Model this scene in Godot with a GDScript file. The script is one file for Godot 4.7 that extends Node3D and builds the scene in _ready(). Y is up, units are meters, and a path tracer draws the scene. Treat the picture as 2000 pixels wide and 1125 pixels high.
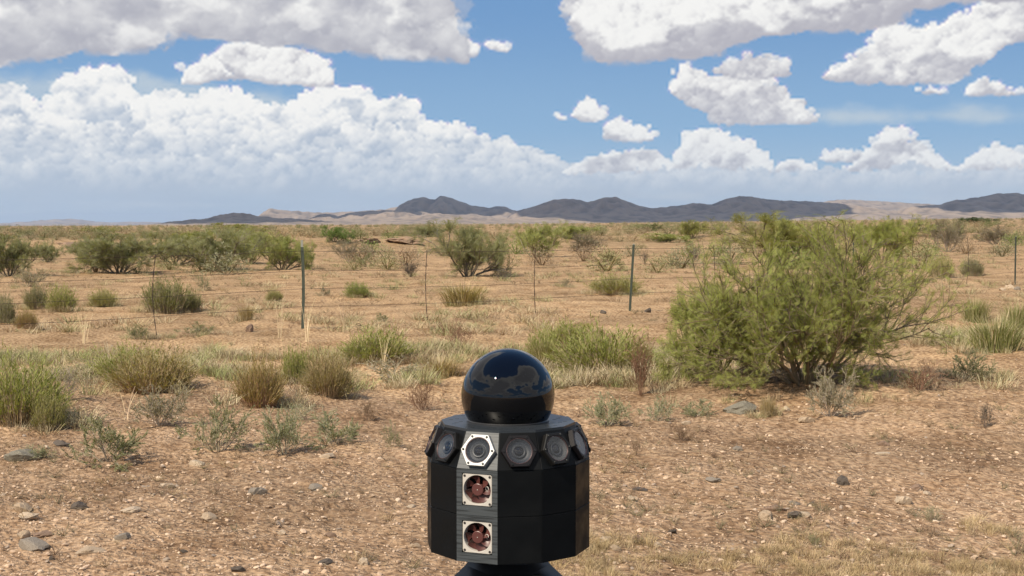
extends Node3D
# A black panoramic camera rig on a tripod, in front of a wire fence, desert scrub and a mountain range under cumulus clouds.
# y is up, metres; the lens looks along -z from 1.55 m above the ground.

const MOUNDS := [[3.27, -13.55, 1.50, 0.13], [-3.48, -13.00, 1.00, 0.10], [1.97, -12.48, 0.90, 0.08], [-3.86, -10.89, 0.90, 0.08], [1.00, -14.71, 1.10, 0.07], [5.68, -15.73, 1.40, 0.16], [-1.54, -15.74, 0.90, 0.06], [-2.21, -11.98, 0.60, 0.06], [3.97, -11.10, 1.50, 0.10], [-1.25, -33.19, 1.20, 0.10], [-6.75, -26.84, 1.20, 0.10]]
const PLANTS := [   # kind, variant, x, z, width, height, turn, tint, label, category, group
	["big", 0, 2.70, -12.15, 2.92, 1.41, 0.12, "mesq", "large feathery green mesquite bush with bare dark branch tips, right of the camera rig", "bush", ""],
	["mesq", 1, 1.88, -12.67, 1.19, 0.90, 0.24, "mesq", "thin feathery green shoots at the left foot of the large mesquite", "bush", ""],
	["mesq", 0, 9.38, -47.66, 5.54, 1.86, 0.30, "mesqy", "yellow-green mesquite standing directly behind the large green mesquite bush", "bush", ""],
	["mesq", 2, 14.39, -51.73, 3.39, 1.67, 0.44, "mesq", "rounded bright green mesquite behind the right side of the large bush", "bush", ""],
	["mesq", 0, -1.36, -39.52, 3.19, 1.66, 0.24, "mesqg", "lone olive mesquite with dark forked trunk, behind the straw-coloured clump", "bush", ""],
	["mesq", 1, -12.35, -43.30, 3.90, 1.27, 0.42, "mesqg", "wide grey-green mesquite thicket in the left middle distance", "bush", "mesquites beyond the fence"],
	["mesq", 2, -9.78, -45.36, 3.91, 1.43, -0.47, "mesqg", "tall pale-branched mesquite left of the white-tipped fence post", "bush", "mesquites beyond the fence"],
	["mesq", 0, -7.89, -46.23, 2.60, 1.32, -0.03, "mesq2", "green mesquite with grey dead base touching the white-tipped fence post", "bush", "mesquites beyond the fence"],
	["mesq", 1, -15.09, -41.23, 2.47, 1.24, 0.44, "mesqg", "dark grey-green mesquite cut by the left picture edge", "bush", "mesquites beyond the fence"],
	["mesq", 2, -19.70, -58.05, 1.52, 0.74, 0.15, "mesqg", "small olive mesquite right of the one at the left picture edge", "bush", "mesquites beyond the fence"],
	["mesq", 2, -22.15, -94.53, 3.19, 0.99, 0.40, "mesq", "green mesquite top showing above the wide left thicket", "bush", "mesquites beyond the fence"],
	["mesq", 0, -12.24, -93.84, 2.81, 1.20, -0.39, "mesqb", "bright green far mesquite just right above the white-tipped post", "bush", "mesquites beyond the fence"],
	["mesq", 2, 1.28, -62.15, 3.03, 1.63, -0.03, "mesq2", "green and grey mesquite right of the lone forked mesquite", "bush", "mesquites beyond the fence"],
	["mesq", 1, 14.93, -113.18, 2.97, 1.53, -0.25, "mesqy", "pale green far mesquite left above the large bush", "bush", "mesquites beyond the fence"],
	["mesq", 0, 11.88, -105.65, 4.75, 0.71, 0.04, "mesq2", "low green far mesquite right of the slim fence post top", "bush", "mesquites beyond the fence"],
	["mesq", 1, 79.07, -233.27, 8.31, 1.40, 0.07, "mesqd", "dark green far mesquite on the skyline at right", "bush", "mesquites beyond the fence"],
	["broom", 0, -3.74, -10.27, 0.77, 0.48, -0.49, "broomg", "big green-topped broom shrub with brown base at left picture edge", "shrub", "green broom shrubs"],
	["broom", 1, -3.44, -10.08, 0.34, 0.28, -0.28, "broomy", "smaller yellow-green broom shrub in front of the big left edge one", "shrub", "green broom shrubs"],
	["weed", 0, -3.63, -11.20, 0.46, 0.28, -0.22, "greyt", "grey leafless twig tangle between the two left broom shrubs", "weed", ""],
	["broom", 2, -3.52, -12.56, 0.71, 0.33, 0.42, "broomg", "green broom shrub behind the wide brown one at left", "shrub", "green broom shrubs"],
	["broom", 3, -3.15, -11.95, 0.96, 0.37, 0.27, "broomb", "wide brown broom shrub with dark base, left of the reddish clumps", "shrub", "brown broom shrubs"],
	["broom", 1, -2.04, -12.82, 0.36, 0.39, -0.34, "broomg", "narrow green broom shrub between two brownish clumps", "shrub", "green broom shrubs"],
	["broom", 0, -2.11, -11.37, 0.53, 0.42, 0.30, "broomr", "round reddish-brown broom shrub with olive top below the white-tipped post", "shrub", "brown broom shrubs"],
	["broom", 2, -1.63, -12.07, 0.48, 0.40, -0.36, "broomb", "pale brown broom shrub right of the round reddish one", "shrub", "brown broom shrubs"],
	["broom", 3, -1.50, -15.04, 0.90, 0.37, 0.12, "broomg", "broad bright green broom shrub left behind the black ball", "shrub", "green broom shrubs"],
	["weed", 1, -1.22, -13.53, 0.96, 0.26, -0.37, "greyt", "grey dry stems lying in front of the broad green broom shrub", "weed", ""],
	["dry", 0, -0.68, -16.42, 0.49, 0.42, -0.50, "redd", "reddish-brown dry weed standing left above the black ball", "weed", "reddish dry weeds"],
	["grass", 0, -0.73, -13.84, 0.67, 0.31, 0.37, "straw", "pale straw grass at left of the black ball", "grass", ""],
	["broom", 1, 0.33, -14.48, 0.49, 0.39, -0.29, "broomg", "green broom shrub partly hidden behind the black ball", "shrub", "green broom shrubs"],
	["grass", 1, 0.35, -14.32, 0.59, 0.39, -0.28, "strawg", "leaning pale grass blades right behind the black ball", "grass", ""],
	["broom", 0, 0.94, -13.91, 1.12, 0.48, 0.48, "broomg", "largest green broom shrub, between black ball and large mesquite", "shrub", "green broom shrubs"],
	["broom", 2, 0.71, -17.14, 0.71, 0.33, 0.37, "broomg", "green broom shrub behind left end of the largest one", "shrub", "green broom shrubs"],
	["dry", 1, 1.16, -12.20, 0.41, 0.60, -0.21, "redd", "tall reddish dry weed left of the large mesquite", "weed", "reddish dry weeds"],
	["dry", 2, -0.73, -11.37, 0.45, 0.26, 0.46, "redd", "sprawling reddish dry weed left of the black ball", "weed", "reddish dry weeds"],
	["weed", 2, 2.46, -10.52, 0.51, 0.39, 0.04, "greyt", "pale grey twiggy weed in front of the large mesquite", "weed", ""],
	["dry", 0, 3.46, -11.49, 0.65, 0.26, 0.18, "redd", "dark brown dry stems under the right side of the large mesquite", "weed", ""],
	["dry", 1, 2.27, -12.58, 0.57, 0.38, -0.30, "redd", "brown dead stems under the left side of the large mesquite", "weed", ""],
	["weed", 3, 4.28, -12.71, 0.52, 0.30, 0.44, "olivet", "bare brown-green twig weed right of the large mesquite", "weed", ""],
	["weed", 0, 3.44, -9.90, 0.20, 0.19, 0.19, "darkt", "small dark dead weed alone on the gravel at right", "weed", ""],
	["grass", 2, 5.43, -15.27, 0.86, 0.53, 0.47, "greeng", "long green grass clump at right picture edge beyond the gravel", "grass", "green grass clumps at right"],
	["grass", 0, 7.47, -21.96, 0.66, 0.58, 0.39, "greeng", "taller grass clump behind the one at right picture edge", "grass", "green grass clumps at right"],
	["grass", 1, 7.34, -19.81, 0.67, 0.67, -0.20, "greeng", "grass clump cut by the right picture edge", "grass", "green grass clumps at right"],
	["weed", 1, -2.01, -9.29, 0.70, 0.40, -0.14, "olivet", "tall grey-green twig weed on the left gravel", "weed", "grey-green weeds on the gravel"],
	["weed", 2, -1.51, -9.12, 0.51, 0.34, -0.33, "leaft", "leafy grey-green weed right of the tall twig weed", "weed", "grey-green weeds on the gravel"],
	["weed", 3, -1.28, -9.54, 0.50, 0.24, -0.35, "leaft", "low leafy weed with dark middle, left of the camera rig", "weed", "grey-green weeds on the gravel"],
	["weed", 0, -1.61, -10.66, 0.48, 0.14, -0.43, "leaft", "small grey-green weed behind the leafy pair", "weed", "grey-green weeds on the gravel"],
	["weed", 3, -2.64, -8.80, 0.66, 0.31, -0.20, "olivet", "sprawling grey-green weed beside the flat grey slab", "weed", "grey-green weeds on the gravel"],
	["weed", 2, -2.68, -10.31, 0.54, 0.31, 0.10, "greyt", "grey twig weed behind the sprawling left one", "weed", "grey-green weeds on the gravel"],
	["weed", 1, -0.84, -9.44, 0.18, 0.20, -0.50, "olivet", "small upright weed just left of the camera rig", "weed", "grey-green weeds on the gravel"],
	["weed", 0, -1.16, -10.73, 0.24, 0.16, 0.18, "redt", "brown sprig between leafy weed and black ball", "weed", "grey-green weeds on the gravel"],
	["weed", 2, 0.77, -10.46, 0.51, 0.26, -0.16, "leaft", "low grey-green weed right of the black ball", "weed", "grey-green weeds on the gravel"],
	["weed", 1, 1.15, -10.68, 0.40, 0.22, -0.19, "leaft", "grey-green weed left of the dark grey boulder", "weed", "grey-green weeds on the gravel"],
	["weed", 3, 1.51, -10.97, 0.41, 0.15, 0.32, "leaft", "flat grey-green weed touching the dark grey boulder", "weed", "grey-green weeds on the gravel"],
	["dry", 2, 0.81, -8.95, 0.17, 0.14, -0.02, "redt", "small brown dry weed on gravel right of the rig", "weed", ""],
	["dry", 0, 1.22, -9.68, 0.29, 0.18, -0.18, "redt", "thin brown dry weed on gravel below the grey boulder", "weed", ""],
	["grass", 0, 2.02, -10.74, 0.18, 0.24, -0.02, "straw", "upright straw tuft right of the dark grey boulder", "grass", ""],
	["weed", 0, 2.21, -7.17, 0.19, 0.09, 0.20, "olivet", "small green-brown weed above the dry grass at lower right", "weed", ""],
	["weed", 1, 1.44, -6.46, 0.09, 0.08, -0.44, "olivet", "tiny dark weed at lower right near the grey stones", "weed", ""],
	["weed", 2, -3.14, -8.94, 0.27, 0.10, 0.48, "leaft", "leafy green weed against the flat grey slab", "weed", ""],
	["broom", 1, -5.97, -23.56, 0.99, 0.62, -0.48, "broomd", "dense dark green-grey shrub behind the left fence stay", "shrub", "round shrubs beyond the fence"],
	["broom", 0, -5.63, -23.86, 0.49, 0.38, 0.25, "broomd", "low right half of the dark shrub at the left fence stay", "shrub", "round shrubs beyond the fence"],
	["broom", 2, -7.56, -25.18, 0.60, 0.34, 0.34, "broomy", "neat olive dome shrub left of the dark shrub", "shrub", "round shrubs beyond the fence"],
	["broom", 3, -7.81, -23.65, 0.57, 0.48, -0.48, "broomg", "green round shrub second left of the neat dome", "shrub", "round shrubs beyond the fence"],
	["broom", 0, -8.59, -24.59, 0.52, 0.46, 0.29, "broomk", "grey-green round shrub at far left of the pair", "shrub", "round shrubs beyond the fence"],
	["broom", 1, -7.99, -21.44, 0.48, 0.47, -0.13, "broomk", "grey shrub cut by the left edge, below the dark mesquite", "shrub", "round shrubs beyond the fence"],
	["broom", 2, -7.20, -20.19, 0.32, 0.29, 0.08, "broomr", "small reddish shrub low at far left", "shrub", "round shrubs beyond the fence"],
	["weed", 1, -7.34, -32.36, 0.49, 0.49, -0.49, "olivet", "small dark twig bush right of the dark shrub", "shrub", ""],
	["grass", 2, -4.21, -21.55, 0.37, 0.34, -0.45, "straw", "straw tuft left of the white-tipped post", "grass", ""],
	["broom", 3, -4.74, -27.20, 0.43, 0.24, -0.32, "broomy", "small olive dome just left of the white-tipped post", "shrub", "round shrubs beyond the fence"],
	["broom", 0, -3.24, -28.61, 0.58, 0.32, 0.46, "broomv", "small bright green dome right of the white-tipped post", "shrub", "round shrubs beyond the fence"],
	["weed", 3, -4.02, -29.11, 0.37, 0.22, -0.30, "greyt", "tiny grey weed between the white-tipped post and bright dome", "weed", ""],
	["grass", 1, -0.93, -26.08, 1.47, 0.59, 0.26, "strawo", "wide straw-coloured clump below the lone forked mesquite", "grass", ""],
	["broom", 2, 2.22, -29.55, 1.15, 0.44, 0.43, "broomy", "low olive dome shrub beside the slim green post", "shrub", "round shrubs beyond the fence"],
	["weed", 0, 1.30, -32.55, 0.51, 0.22, 0.44, "olivet", "tiny low weed left of the olive dome beside the post", "weed", ""],
	["weed", 1, -4.35, -18.82, 0.78, 0.21, -0.16, "olivet", "low dark weed patch in front of the left fence stay", "weed", ""],
	["weed", 2, -5.01, -18.39, 0.51, 0.22, -0.15, "olivet", "low brown-green weed left of the dark weed patch", "weed", ""],
	["dry", 1, -2.94, -39.19, 0.76, 0.50, 0.02, "darkt", "bare dark twigs left of the lone forked mesquite", "weed", ""],
	["weed", 3, -5.22, -49.17, 0.92, 0.55, 0.28, "olivet", "small dark weed right of the white-tipped post, far", "weed", ""],
	["scrub", 0, -6.64, -55.31, 2.70, 0.91, -0.39, "greyp", "long brownish scrub behind the white-tipped post", "shrub", ""],
	["dry", 2, -0.22, -38.26, 0.86, 0.32, 0.25, "darkt", "fallen dark branches right of the forked mesquite", "branch", ""],
	["scrub", 2, 3.83, -53.17, 1.12, 0.68, 0.30, "olivep", "sparse yellowish shrub left of the slim green post", "shrub", ""],
	["dry", 0, 5.13, -52.97, 0.60, 0.64, 0.36, "darkt", "bare grey twigs right of the slim green post", "weed", ""],
	["dry", 1, 7.22, -54.21, 0.89, 0.73, -0.46, "darkt", "bare grey twigs left of the large mesquite", "weed", ""],
	["scrub", 1, 3.91, -71.98, 2.43, 1.08, 0.45, "greyp", "brown-grey scrub left of the slim post top", "shrub", ""],
	["broom", 3, 13.39, -39.73, 0.83, 0.57, -0.41, "broomk", "grey-green shrub right of the large bush, left of pair", "shrub", ""],
	["broom", 1, 11.82, -37.60, 0.90, 0.59, -0.16, "broomy", "olive shrub at right edge of the large mesquite", "shrub", ""],
	["scrub", 0, 21.66, -67.80, 2.54, 1.63, 0.11, "greyp", "grey feathery brush on the right behind the large bush", "shrub", ""],
	["scrub", 2, 30.78, -86.43, 3.89, 1.30, 0.42, "greyp", "long brown-grey brush near the right picture edge", "shrub", ""],
	["weed", 3, -2.04, -21.31, 0.32, 0.16, -0.16, "olivet", "tiny weed above the broad green broom shrub", "weed", ""],
	["weed", 0, 1.00, -20.43, 0.46, 0.11, 0.42, "redt", "low brown sprigs below the olive dome", "weed", ""],
	["weed", 2, -12.29, -34.83, 0.91, 0.47, 0.05, "greyt", "dead grey twigs below the dark left edge mesquite", "weed", ""],
	["mesq", 0, -12.63, -50.62, 3.23, 1.25, -0.19, "mesqg", "grey-green mesquite between the wide thicket and the tall pale-branched one", "bush", "mesquites beyond the fence"],
	["mesq", 2, -17.35, -56.08, 2.52, 1.01, -0.18, "mesqg", "small mesquite at the left end of the wide thicket", "bush", "mesquites beyond the fence"],
	["mesq", 1, -10.05, -52.55, 2.96, 1.34, -0.32, "mesq2", "leafy green mesquite behind the tall pale-branched one", "bush", "mesquites beyond the fence"],
	["mesq", 2, -42.29, -137.65, 5.68, 1.03, -0.42, "mesqy", "far yellow-green mesquite on the plain at left, below the blue hills", "bush", "mesquites beyond the fence"],
	["mesq", 0, -34.12, -167.08, 8.14, 1.38, -0.35, "mesqy", "far yellow-green mesquite below the dark pointed foothill", "bush", "mesquites beyond the fence"],
	["mesq", 1, -6.85, -114.34, 3.86, 0.86, 0.19, "mesqg", "far grey-green mesquite below the tallest mountain", "bush", "mesquites beyond the fence"],
	["mesq", 1, 5.05, -112.20, 4.63, 0.93, 0.50, "mesq2", "far green mesquite below the two-humped mountain, left part", "bush", "mesquites beyond the fence"],
	["mesq", 2, 17.32, -171.23, 5.78, 1.03, -0.34, "mesqg", "far olive mesquite below the two-humped mountain, right part", "bush", "mesquites beyond the fence"],
	["mesq", 0, 32.64, -106.22, 5.18, 1.04, -0.45, "mesqg", "far grey-green mesquite right of the large bush's top", "bush", "mesquites beyond the fence"],
	["mesq", 2, 26.66, -103.10, 4.64, 1.31, 0.49, "mesqy", "yellow-green far mesquite just behind the large bush's top", "bush", "mesquites beyond the fence"],
	["stalk", 0, -3.17, -18.51, 0.28, 0.69, 0.03, "straws", "thin pale straw stalks left of the white-tipped post", "grass", "tall pale straw stalks"],
	["stalk", 1, -2.71, -17.99, 0.30, 0.61, -0.09, "straws", "pale straw stalks leaning at the foot of the white-tipped post", "grass", "tall pale straw stalks"],
	["stalk", 0, -2.38, -19.29, 0.29, 0.72, -0.26, "straws", "forked pale straw stalks right of the white-tipped post", "grass", "tall pale straw stalks"],
	["stalk", 0, 0.34, -17.48, 0.33, 0.59, 0.09, "straws", "leaning pale straw stalks right above the black ball", "grass", "tall pale straw stalks"],
	["stalk", 1, -5.54, -17.64, 0.33, 0.50, 0.33, "straws", "pale straw stalks at left above the wide brown broom shrub", "grass", "tall pale straw stalks"],
	["stalk", 0, -3.02, -10.61, 0.24, 0.28, -0.04, "straws", "bent pale straw stalks in front of the wide brown broom shrub", "grass", "tall pale straw stalks"],
	["stalk", 1, -1.37, -14.58, 0.22, 0.38, -0.08, "straws", "straw stalks standing in the broad bright green broom shrub", "grass", "tall pale straw stalks"],
]
const STONES := [   # x, z, width, height, tone, label
	[-2.30, -6.48, 0.146, 0.059, "grey", "grey flat stone with rough pale face, largest at lower left"],
	[-2.65, -7.33, 0.105, 0.051, "tan", "pale tan stone at left edge, behind a whitish one"],
	[-2.56, -7.15, 0.102, 0.032, "white", "whitish flat stone touching the pale tan one at left"],
	[-2.38, -7.43, 0.089, 0.046, "dark", "dark brown clod right of the whitish left stone"],
	[-2.06, -7.32, 0.093, 0.027, "white", "long pale sliver of stone in left gravel"],
	[-2.08, -8.13, 0.098, 0.030, "white", "pale sliver of stone under the sprawling weed"],
	[-1.59, -7.13, 0.086, 0.044, "tan", "pale tan angular stone in the middle of left gravel"],
	[-1.89, -6.58, 0.074, 0.041, "grey", "grey squarish stone right of the largest left stone"],
	[-1.98, -6.32, 0.128, 0.031, "tan", "long tan stone near the lower left corner"],
	[-2.43, -6.74, 0.066, 0.031, "tan", "small tan stone just above the largest left stone"],
	[-2.35, -6.78, 0.107, 0.025, "brown", "flat brown stone just above the largest left stone"],
	[-1.55, -6.38, 0.033, 0.018, "dark", "small dark pebble in lower left gravel"],
	[-2.13, -6.26, 0.028, 0.023, "dark", "dark pebble below the largest left stone"],
	[-1.22, -5.99, 0.067, 0.025, "dark", "dark stone at the bottom edge, left of the rig"],
	[-2.05, -8.80, 0.099, 0.047, "white", "pale stone below the tall twig weed"],
	[-3.22, -8.94, 0.248, 0.081, "greyg", "flat grey slab overgrown by weeds at left edge"],
	[-3.13, -9.41, 0.127, 0.035, "dark", "thin dark slab right above the flat grey slab"],
	[-0.67, -6.08, 0.050, 0.030, "white", "whitish stone at bottom left of the rig"],
	[-0.84, -6.09, 0.059, 0.028, "dark", "dark stone at bottom, second left of the rig"],
	[-1.48, -7.84, 0.106, 0.045, "grey", "grey-brown broken stone right of the tall twig weed"],
	[-1.14, -7.91, 0.089, 0.039, "grey", "grey and white stone halfway to the rig"],
	[-1.21, -8.90, 0.093, 0.037, "white", "pale stone under the low leafy weed"],
	[-1.16, -6.80, 0.046, 0.022, "white", "small whitish stone in gravel left of the rig"],
	[-0.54, -7.26, 0.054, 0.018, "white", "small flat pale stone beside the rig's left side"],
	[-0.46, -6.47, 0.049, 0.019, "tan", "tan chip beside the lower left of the rig"],
	[-0.91, -6.76, 0.046, 0.025, "brown", "brown clod in gravel left of the rig"],
	[1.31, -6.97, 0.073, 0.055, "tan", "large pale tan stone in the right stone group"],
	[1.45, -6.97, 0.078, 0.040, "dark", "dark slate stone right of the large tan one"],
	[1.51, -6.99, 0.058, 0.037, "white", "pale stone at right end of the stone group"],
	[1.41, -7.21, 0.130, 0.036, "brown", "flat reddish stone behind the large tan one"],
	[0.66, -7.51, 0.045, 0.025, "white", "small white stone right of the rig"],
	[1.56, -9.41, 0.071, 0.035, "grey", "grey pebble in gravel below the dark boulder"],
	[1.85, -10.97, 0.230, 0.109, "greyg", "dark grey boulder in front of the large mesquite"],
	[2.25, -10.40, 0.117, 0.047, "tan", "pale tan stone left of the pale grey twig weed"],
	[2.24, -11.06, 0.058, 0.041, "white", "small white stone right of the dark grey boulder"],
	[1.35, -10.48, 0.079, 0.030, "white", "white flat stone left below the dark grey boulder"],
	[0.73, -7.85, 0.094, 0.019, "dark", "thin dark flake right of the rig"],
	[0.46, -6.55, 0.069, 0.019, "white", "white flat chip just right of the rig"],
	[0.60, -6.48, 0.049, 0.037, "brown", "pinkish stone right of the rig's lower corner"],
	[0.48, -6.32, 0.047, 0.031, "tan", "tan stone nearest to the rig's right corner"],
	[0.69, -6.40, 0.038, 0.021, "white", "white pebble near the dry grass right of rig"],
	[0.79, -6.68, 0.045, 0.019, "dark", "dark flat pebble between rig and stone group"],
	[1.55, -7.45, 0.061, 0.025, "grey", "grey flat stone above the right stone group"],
	[1.66, -7.46, 0.062, 0.034, "dark", "dark stone right above the stone group"],
	[1.18, -7.99, 0.090, 0.023, "grey", "flat grey stone left above the stone group"],
	[2.00, -8.21, 0.074, 0.054, "dark", "dark upright stone alone in right gravel"],
	[2.40, -8.04, 0.072, 0.046, "brown", "rounded pinkish-brown stone in right gravel"],
	[2.20, -7.62, 0.086, 0.044, "white", "broken whitish stone left below the rounded brown one"],
	[2.42, -7.89, 0.053, 0.023, "white", "small white chip beside the rounded brown stone"],
	[2.47, -9.01, 0.101, 0.019, "white", "long white sliver in upper right gravel"],
	[2.59, -9.48, 0.078, 0.035, "brown", "brown stone behind the long white sliver"],
	[-3.69, -19.19, 0.115, 0.111, "brown", "brown stone left of the white-tipped post's foot"],
	[11.14, -30.52, 0.206, 0.113, "white", "white stone in the pale heap at right edge"],
	[10.77, -29.96, 0.135, 0.074, "white", "smaller white stone left in the pale heap at right edge"],
	[11.12, -29.99, 0.135, 0.087, "grey", "grey stone right in the pale heap at right edge"],
	[2.41, -24.24, 0.127, 0.090, "dark", "small dark stone right of the slim post's foot"],
	[1.58, -23.68, 0.107, 0.078, "dark", "small dark stone left of the slim post's foot"],
]
const BANKS := [   # x, z, width, height, label
	[-29.9, -92.2, 2.07, 0.48, "short dark earth bank at far left below the scrub"],
	[-26.7, -93.9, 2.82, 0.46, "dark earth bank behind the wide left mesquite thicket"],
	[-10.0, -95.3, 1.79, 0.43, "small brown earth bank right of the bright far mesquite"],
	[-7.6, -96.4, 3.25, 0.51, "brown earth bank left of the lone forked mesquite"],
	[13.2, -113.9, 3.84, 0.47, "low brown earth bank near the slim post"],
	[5.9, -104.7, 2.75, 0.47, "brown earth bank left of the slim post"],
]
const HILLS := [   # distance, depth in front, depth behind, tone, label, crest as (x, height)
	[20000, 2500, 3000, "far", "faint blue far hills on the skyline at left", [Vector2(-8399, 39.0), Vector2(-7799, 9.0), Vector2(-7349, 39.0), Vector2(-7049, 54.0), Vector2(-6674, 91.5), Vector2(-6449, 99.0), Vector2(-6187, 54.0), Vector2(-5887, 39.0), Vector2(-5549, 54.0), Vector2(-5024, 31.5), Vector2(-4349, 1.6), Vector2(-3600, 0.0)]],
	[15000, 1500, 2000, "far", "low blue-grey hill line below the faint far hills", [Vector2(-6187, 0.0), Vector2(-5624, 1.6), Vector2(-5399, 18.4), Vector2(-5174, 1.6), Vector2(-5006, 18.4), Vector2(-4724, 24.0), Vector2(-4387, 1.6), Vector2(-3937, 0.0), Vector2(-3375, 0.0)]],
	[8600, 900, 1500, "rock", "sunlit mesa ridge behind the dark foothill at left", [Vector2(-1628, 40.2), Vector2(-1590, 72.5), Vector2(-1561, 98.3), Vector2(-1516, 103.1), Vector2(-1419, 91.8), Vector2(-1290, 80.6), Vector2(-1161, 75.7), Vector2(-1000, 82.2), Vector2(-806, 95.1), Vector2(-709, 111.2), Vector2(-580, 114.4), Vector2(-322, 95.1), Vector2(-64, 56.4), Vector2(129, 24.1)]],
	[5000, 500, 700, "scrub", "dark pointed foothill at the left end of the mountains", [Vector2(-1359, 0.0), Vector2(-1294, 1.6), Vector2(-1237, 12.8), Vector2(-1181, 20.3), Vector2(-1106, 25.0), Vector2(-1069, 37.2), Vector2(-1031, 42.8), Vector2(-999, 45.6), Vector2(-966, 40.9), Vector2(-928, 33.4), Vector2(-862, 25.9), Vector2(-769, 22.2), Vector2(-694, 14.7), Vector2(-581, 3.4), Vector2(-487, 0.0)]],
	[6600, 450, 700, "scrub", "low shaded ridge between the foothill and the main peak", [Vector2(-1015, 13.9), Vector2(-965, 36.2), Vector2(-926, 51.0), Vector2(-883, 53.5), Vector2(-841, 41.1), Vector2(-792, 53.5), Vector2(-730, 63.4), Vector2(-668, 65.9), Vector2(-582, 68.4), Vector2(-520, 63.4), Vector2(-421, 33.7), Vector2(-297, 9.0)]],
	[7200, 900, 900, "rock", "tallest double-topped mountain in the middle of the range", [Vector2(-702, 4.2), Vector2(-634, 58.2), Vector2(-594, 98.7), Vector2(-548, 125.7), Vector2(-499, 139.2), Vector2(-470, 143.3), Vector2(-437, 133.8), Vector2(-405, 131.1), Vector2(-378, 148.7), Vector2(-356, 150.0), Vector2(-310, 133.8), Vector2(-256, 112.2), Vector2(-175, 92.0), Vector2(-121, 85.2), Vector2(-81, 94.7), Vector2(-43, 93.3), Vector2(8, 71.7), Vector2(108, 47.4), Vector2(243, 15.0)]],
	[6500, 700, 1000, "scrub", "long dark two-humped mountain right of the tallest one", [Vector2(-97, 1.6), Vector2(-24, 45.4), Vector2(37, 64.9), Vector2(97, 79.5), Vector2(146, 96.6), Vector2(195, 112.4), Vector2(256, 118.5), Vector2(305, 113.7), Vector2(361, 100.3), Vector2(390, 105.1), Vector2(419, 116.1), Vector2(463, 122.2), Vector2(500, 121.0), Vector2(536, 106.3), Vector2(585, 86.9), Vector2(658, 66.1), Vector2(731, 72.2), Vector2(804, 79.5), Vector2(865, 89.3), Vector2(902, 86.9), Vector2(946, 79.5), Vector2(987, 96.6), Vector2(1036, 112.4), Vector2(1080, 121.0), Vector2(1121, 118.5), Vector2(1194, 106.3), Vector2(1292, 95.4), Vector2(1414, 91.7), Vector2(1535, 82.0), Vector2(1706, 57.6), Vector2(1950, 13.7)]],
	[9500, 1500, 1500, "grassy", "smooth sunlit tan hill at right behind the dark mountains", [Vector2(1852, 44.3), Vector2(1995, 94.2), Vector2(2102, 120.9), Vector2(2226, 136.9), Vector2(2333, 142.3), Vector2(2493, 131.6), Vector2(2672, 119.1), Vector2(2850, 106.6), Vector2(3028, 94.2), Vector2(3241, 79.9), Vector2(3562, 55.0)]],
	[6300, 600, 900, "scrub", "dark flat-topped mountain at the right picture edge", [Vector2(1748, 32.3), Vector2(1843, 58.2), Vector2(1890, 61.8), Vector2(1972, 65.3), Vector2(2022, 83.0), Vector2(2102, 92.5), Vector2(2185, 103.1), Vector2(2232, 114.9), Vector2(2315, 116.1), Vector2(2362, 110.2), Vector2(2480, 93.7), Vector2(2646, 65.3), Vector2(2835, 29.9)]],
	[6200, 1300, 900, "pale", "pale sunlit foot slope below the tallest mountain", [Vector2(-1209, 0.0), Vector2(-1023, 10.8), Vector2(-837, 20.1), Vector2(-651, 24.8), Vector2(-465, 36.4), Vector2(-349, 50.4), Vector2(-256, 43.4), Vector2(-93, 29.4), Vector2(70, 20.1), Vector2(186, 13.2), Vector2(349, 0.0)]],
]
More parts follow.
